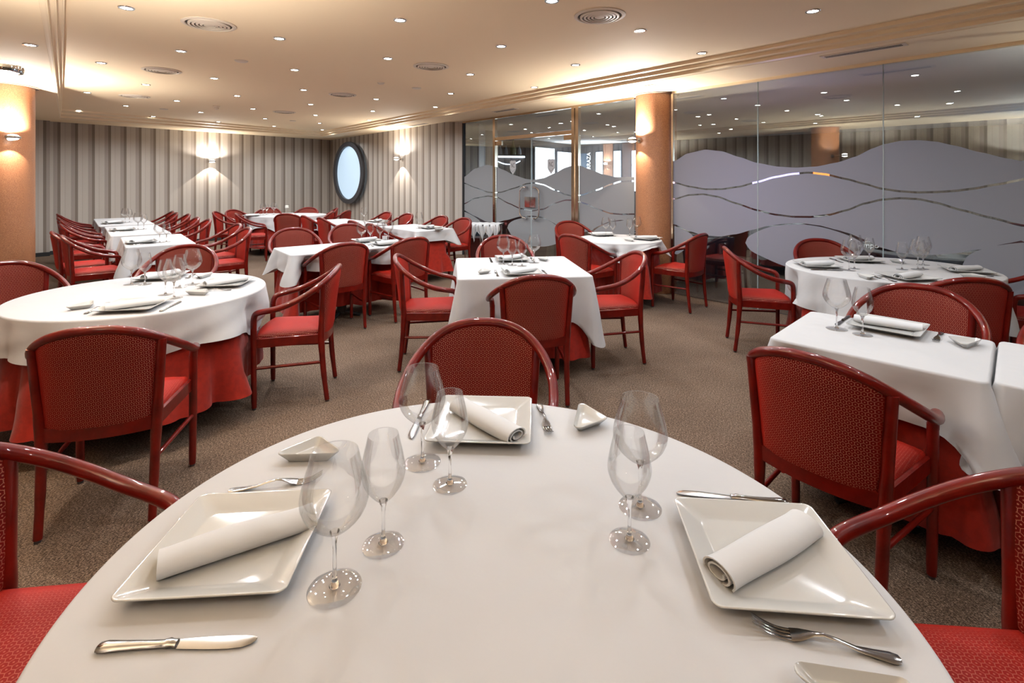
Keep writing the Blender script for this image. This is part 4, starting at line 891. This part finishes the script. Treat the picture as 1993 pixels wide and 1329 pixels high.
for k, x, y, l in (('b', 651.3, 1143, 'beside the left plate of the big foreground table'), ('s', 746, 1058.4, 'beside the left plate of the big foreground table'), ('b', 822, 899, 'beside the far plate of the big foreground table'), ('s', 875.8, 942.3, 'beside the far plate of the big foreground table'), ('b', 1245.8, 986, 'beside the right plate of the big foreground table'), ('s', 1225, 1051, 'beside the right plate of the big foreground table')): glassp(k, x, y, l)
def st(px, py, deg, where, parts='pnfkd', nap=None): X, Y = at(px, py, TOP+.015); setting(X, Y, deg, where, parts, 0, nap)
st(262, 594, 100, 'near side of the round table at the left', nap=-60); st(315, 537, 285, 'far side of the round table at the left', 'pnfd', -30); st(441, 550, 188, 'right end of the round table at the left', 'pnfd')
st(996, 503, 277, 'far side of the square table in the centre', nap=-50); st(1014, 528.5, 97, 'near side of the square table in the centre', nap=-60)
st(1171, 456, 285, 'left on the small round table by the column', 'pn', 80); st(1258, 463.5, 134, 'right on the small round table by the column', 'pnd', 60)
st(1590, 515, 350, 'left end of the oval table', 'pnk', 20); st(1672, 505, 262, 'far side of the oval table', 'pnkd', -70); st(1880, 525, 155, 'right end of the oval table', 'pnfd', 40); st(1766, 538.5, 97, 'near side of the oval table', 'pnfd', -70)
st(1728, 634, 223, 'on the right-hand tables behind two wine glasses', 'pnfkd', -82)
st(714, 467.5, 307, 'far side of the long middle table', 'pn', -70); st(752, 473, 127, 'near side of the long middle table', 'pnfd', -80)
st(274.6, 470, 42, 'nearest table of the left row', 'pnk'); st(238.5, 446.5, 42, 'middle table of the left row', 'pnk'); st(220, 433, 42, 'furthest table of the left row', 'pnk')
st(490, 419.3, 10, 'left on the far round table', 'pn'); st(735.8, 430, 222, 'further table of the row below the oval window', 'pnd'); st(838, 442.5, 222, 'nearer table of the row below the oval window', 'pnd')
for k, x, y, l in (('b', 256, 553, 'far left on the round table at the left'), ('s', 282, 553, 'far left on the round table at the left'), ('s', 322, 573, 'in the front middle of the round table at the left'), ('b', 338.7, 579.5, 'in the front middle of the round table at the left'), ('s', 350, 558.6, 'behind the middle pair on the round table at the left'), ('b', 375, 553, 'rightmost on the round table at the left'),
    ('b', 979.8, 513.3, 'leftmost of four on the square table in the centre'), ('s', 997, 515.9, 'second from the left on the square table in the centre'), ('s', 1016, 517.3, 'third from the left on the square table in the centre'), ('b', 1039.6, 511, 'rightmost of four on the square table in the centre'),
    ('b', 1179, 459.8, 'leftmost on the small round table by the column'), ('s', 1192.5, 459.2, 'second from left on the small round table by the column'), ('s', 1225.6, 458.5, 'third from left on the small round table by the column'), ('b', 1240, 457.5, 'rightmost, in front of the copper column'),
    ('b', 1652.6, 525.8, 'nearest of the left cluster on the oval table'), ('s', 1663, 522.5, 'in the left cluster on the oval table'), ('b', 1664.5, 510.5, 'furthest of the left cluster on the oval table'), ('s', 1691.7, 512, 'standing alone in the middle of the oval table'), ('s', 1755.7, 524, 'left of the right cluster on the oval table'), ('b', 1786.5, 524, 'nearest of the right cluster on the oval table'), ('s', 1796.6, 523, 'within the right cluster on the oval table'), ('b', 1796.5, 515, 'furthest of the right cluster on the oval table'),
    ('b', 1628.5, 639.6, 'left of the plate on the right-hand tables'), ('s', 1678.6, 650.9, 'in front of the plate on the right-hand tables'),
    ('b', 703.7, 473, 'leftmost of four on the long middle table'), ('s', 720.8, 470.5, 'second of four on the long middle table'), ('s', 739.6, 469.5, 'third of four on the long middle table'), ('b', 756, 468, 'rightmost of four on the long middle table'),
    ('b', 310.7, 471.8, 'nearest table of the left row'), ('s', 324, 470.3, 'nearest table of the left row'), ('b', 268.6, 446.5, 'middle table of the left row'), ('s', 279.9, 446, 'middle table of the left row'), ('b', 243.8, 432.9, 'furthest table of the left row'), ('s', 252, 432.3, 'furthest table of the left row'),
    ('b', 512, 418.5, 'left of the pair on the far round table'), ('s', 519, 417.5, 'between two larger ones on the far round table'), ('b', 533, 417.5, 'right of the pair on the far round table'), ('b', 708.4, 431.5, 'further table of the row below the oval window'), ('b', 815.6, 444.2, 'nearer table of the row below the oval window')): glassp(k, x, y, l)
X, Y = at(558.5, 417, TOP); e = empty('candle_holder', (X, Y, TZ)); b = MB(); b.lathe([(0, 0), (.035, 0), (.035, .006), (.008, .014), (.006, .09), (.03, .12), (.045, .15), (.045, .2), (.041, .2), (.04, .15), (0, .12)], 18); b.obj('holder', M['thin'], e)
b = MB(); b.lathe([(0, .135), (.036, .135), (.036, .185), (0, .187)], 16); b.obj('candle', M['wax'], e); tag(e, 'glass candle holder with white candle on the far round table', 'candle holder')
b = MB(); b.box((-.03, -.002, 0), (.03, .002, .045)); o = b.obj('place_card', M['napkin'], smooth=False); o.location = (*at(749, 466.5, TOP), TZ); tag(o, 'small white card standing behind glasses on the long middle table', 'card')

# ------------------------------------------------------------ side stand draped with napkins
e = empty('tray_stand', (-.47, 8.25, 0), R(-12)); b = MB(); b.box((-.29, -.2, .70), (.29, .2, .725)); b.obj('tray', M['black'], e, smooth=False)
for sx_ in (-.26, 0.0, .26):
    for sy_ in (-.17, .17): b = MB(); b.tube([(sx_, sy_, 0), (sx_, sy_, .70)], .011, 8); b.obj('leg', M['chrome'], e)
b = MB(); b.box((-.18, -.12, .05), (.2, .16, .5)); b.obj('bin', M['burgundy'], e, smooth=False)
tag(e, 'black side stand on chrome legs beside the glass door', 'stand')
for k, (x, l, wd) in enumerate(((-.24, 'leftmost'), (-.09, 'second'), (.05, 'third'), (.19, 'fourth'), (.29, 'rightmost')) and ((-.23, 'leftmost', .085), (-.10, 'second from the left', .08), (.03, 'middle', .09), (.15, 'second from the right', .085), (.255, 'rightmost', .06))):
    b = MB(); vs = []; nu_, nv_ = 10, 14; rnd = random.Random(k)
    for j in range(nv_+1):
        for i in range(nu_+1):
            u = -1+2*i/nu_; v = j/nv_; d = v*.46
            hang = max(0, d-.17); yy = .16-min(d, .17)*2.15-.012*cos(u*5+k)*(1 if hang > 0 else 0)-.006; z = .7285+.004*k*.3-hang*(1-.25*abs(u)) - (.0 if hang == 0 else .0)
            wdt = wd*(1.0 if hang < .12 else max(.08, 1-(hang-.12)/.17)); vs.append((x+u*wdt+.012*sin(v*6+k)*(hang > 0), yy-(.015*sin(u*7+k) if hang > 0 else 0), z+.003*sin(u*4+k)))
    W = nu_+1; fs = [(j*W+i, j*W+i+1, (j+1)*W+i+1, (j+1)*W+i) for j in range(nv_) for i in range(nu_)]
    o = obj('draped_napkin', vs, fs, M['napkin'], None, None, True, None, 60); sm = o.modifiers.new('thickness', 'SOLIDIFY'); sm.thickness = .003; o.location = (-.47, 8.25, 0); o.rotation_euler = (0, 0, R(-12))
    tag(o, 'white napkin draped over the side stand, '+l, 'napkin', 'napkins draped on the side stand')

# ------------------------------------------------------------ lounge behind the big glass
def planter(x, y, w, h, rz, mat, label, name='tub_planter'):
    b = MB(); b.loft([[(sx_*w*.42, sy_*w*.42, 0) for sx_, sy_ in ((-1, -1), (1, -1), (1, 1), (-1, 1))], [(sx_*w*.5, sy_*w*.5, h) for sx_, sy_ in ((-1, -1), (1, -1), (1, 1), (-1, 1))], [(sx_*w*.46, sy_*w*.46, h) for sx_, sy_ in ((-1, -1), (1, -1), (1, 1), (-1, 1))], [(sx_*w*.45, sy_*w*.45, h-.05) for sx_, sy_ in ((-1, -1), (1, -1), (1, 1), (-1, 1))]])
    o = b.obj(name, mat, smooth=False); o.location = (x, y, 0); o.rotation_euler = (0, 0, rz); return tag(o, label, 'stool', 'tapered lounge stools')
planter(2.85, 7.35, .52, .62, R(20), M['planter'], 'slate-blue tapered block seat behind the glass, right of the column', 'block_stool')
planter(4.55, 9.6, .55, .62, R(30), M['planterd'], 'dark tapered block seat further back behind the glass', 'block_stool')
planter(3.75, 7.0, .55, .60, R(45), M['planterd'], 'black tapered block seat behind the glass, left of the oval table', 'block_stool')
planter(4.35, 7.9, .5, .60, R(10), M['planterd'], 'dark block seat just behind the black one beyond the glass', 'block_stool')
planter(2.3, 8.6, .5, .55, R(10), M['planterd'], 'dark block seat behind the copper column', 'block_stool')
e = empty('lounge_armchair', (4.75, 6.45, 0), R(-30))
b = MB(); b.loft([[(-.42, -.05, .25), (.42, -.05, .25), (.42, .05, .25), (-.42, .05, .25)], [(-.42, -.06, .62), (.42, -.06, .62), (.42, .04, .62), (-.42, .04, .62)], [(-.30, -.05, .74), (.22, -.05, .70), (.22, .03, .70), (-.30, .03, .74)]]); b.obj('backrest', M['burgundy'], e, sharp=30)
b = MB(); b.box((-.42, .05, .12), (.42, .65, .40)); b.obj('seat', M['burgundy'], e, smooth=False)
for sx_ in (-.46, .42):
    b = MB(); b.box((sx_, -.05, .1), (sx_+.07, .65, .55)); b.obj('armrest', M['olive'], e, smooth=False)
for sx_ in (-.38, .38):
    for sy_ in (.0, .6): b = MB(); b.tube([(sx_, sy_, 0), (sx_, sy_, .13)], .02, 8); b.obj('leg', M['black'], e)
tx = text_obj('Campo', M['letters'], .09, .001, e, 'lettering'); tx.rotation_euler = (pi/2, 0, 0); tx.location = (-.18, -.064, .60)
tag(e, 'dark burgundy armchair with white script on its back, behind the glass', 'armchair')
b = MB(); b.box((-.8, -.3, 0), (.8, .3, .5)); o = b.obj('low_sofa', M['olive'], smooth=False); o.location = (6.0, 5.9, 0); o.rotation_euler = (0, 0, R(-35)); tag(o, 'long dark sofa behind the glass wall at the right', 'sofa')
e = empty('lit_display', (3.55, 6.62, 0), R(-20)); b = MB(); b.box((-.33, 0, 1.22), (.20, .25, 1.56)); b.obj('screen', M['purple'], e, smooth=False); b = MB(); b.box((.36, 0, 1.25), (.54, .25, 1.58)); b.obj('side_panel', M['orange'], e, smooth=False)
b = MB(); b.box((-.36, .01, 0), (.57, .27, 1.22)); b.box((.20, .01, 1.22), (.36, .27, 1.58)); b.obj('cabinet', M['black'], e, smooth=False)
l = area('screen_glow', (-.05, -.03, 1.35), (R(-90), 0, 0), .5, 4.5, (.80, .60, 1), .35); l.parent = e
tag(e, 'cabinet with a violet and orange lit display, glowing through the frosted glass', 'display')
bpy.context.view_layer.update()
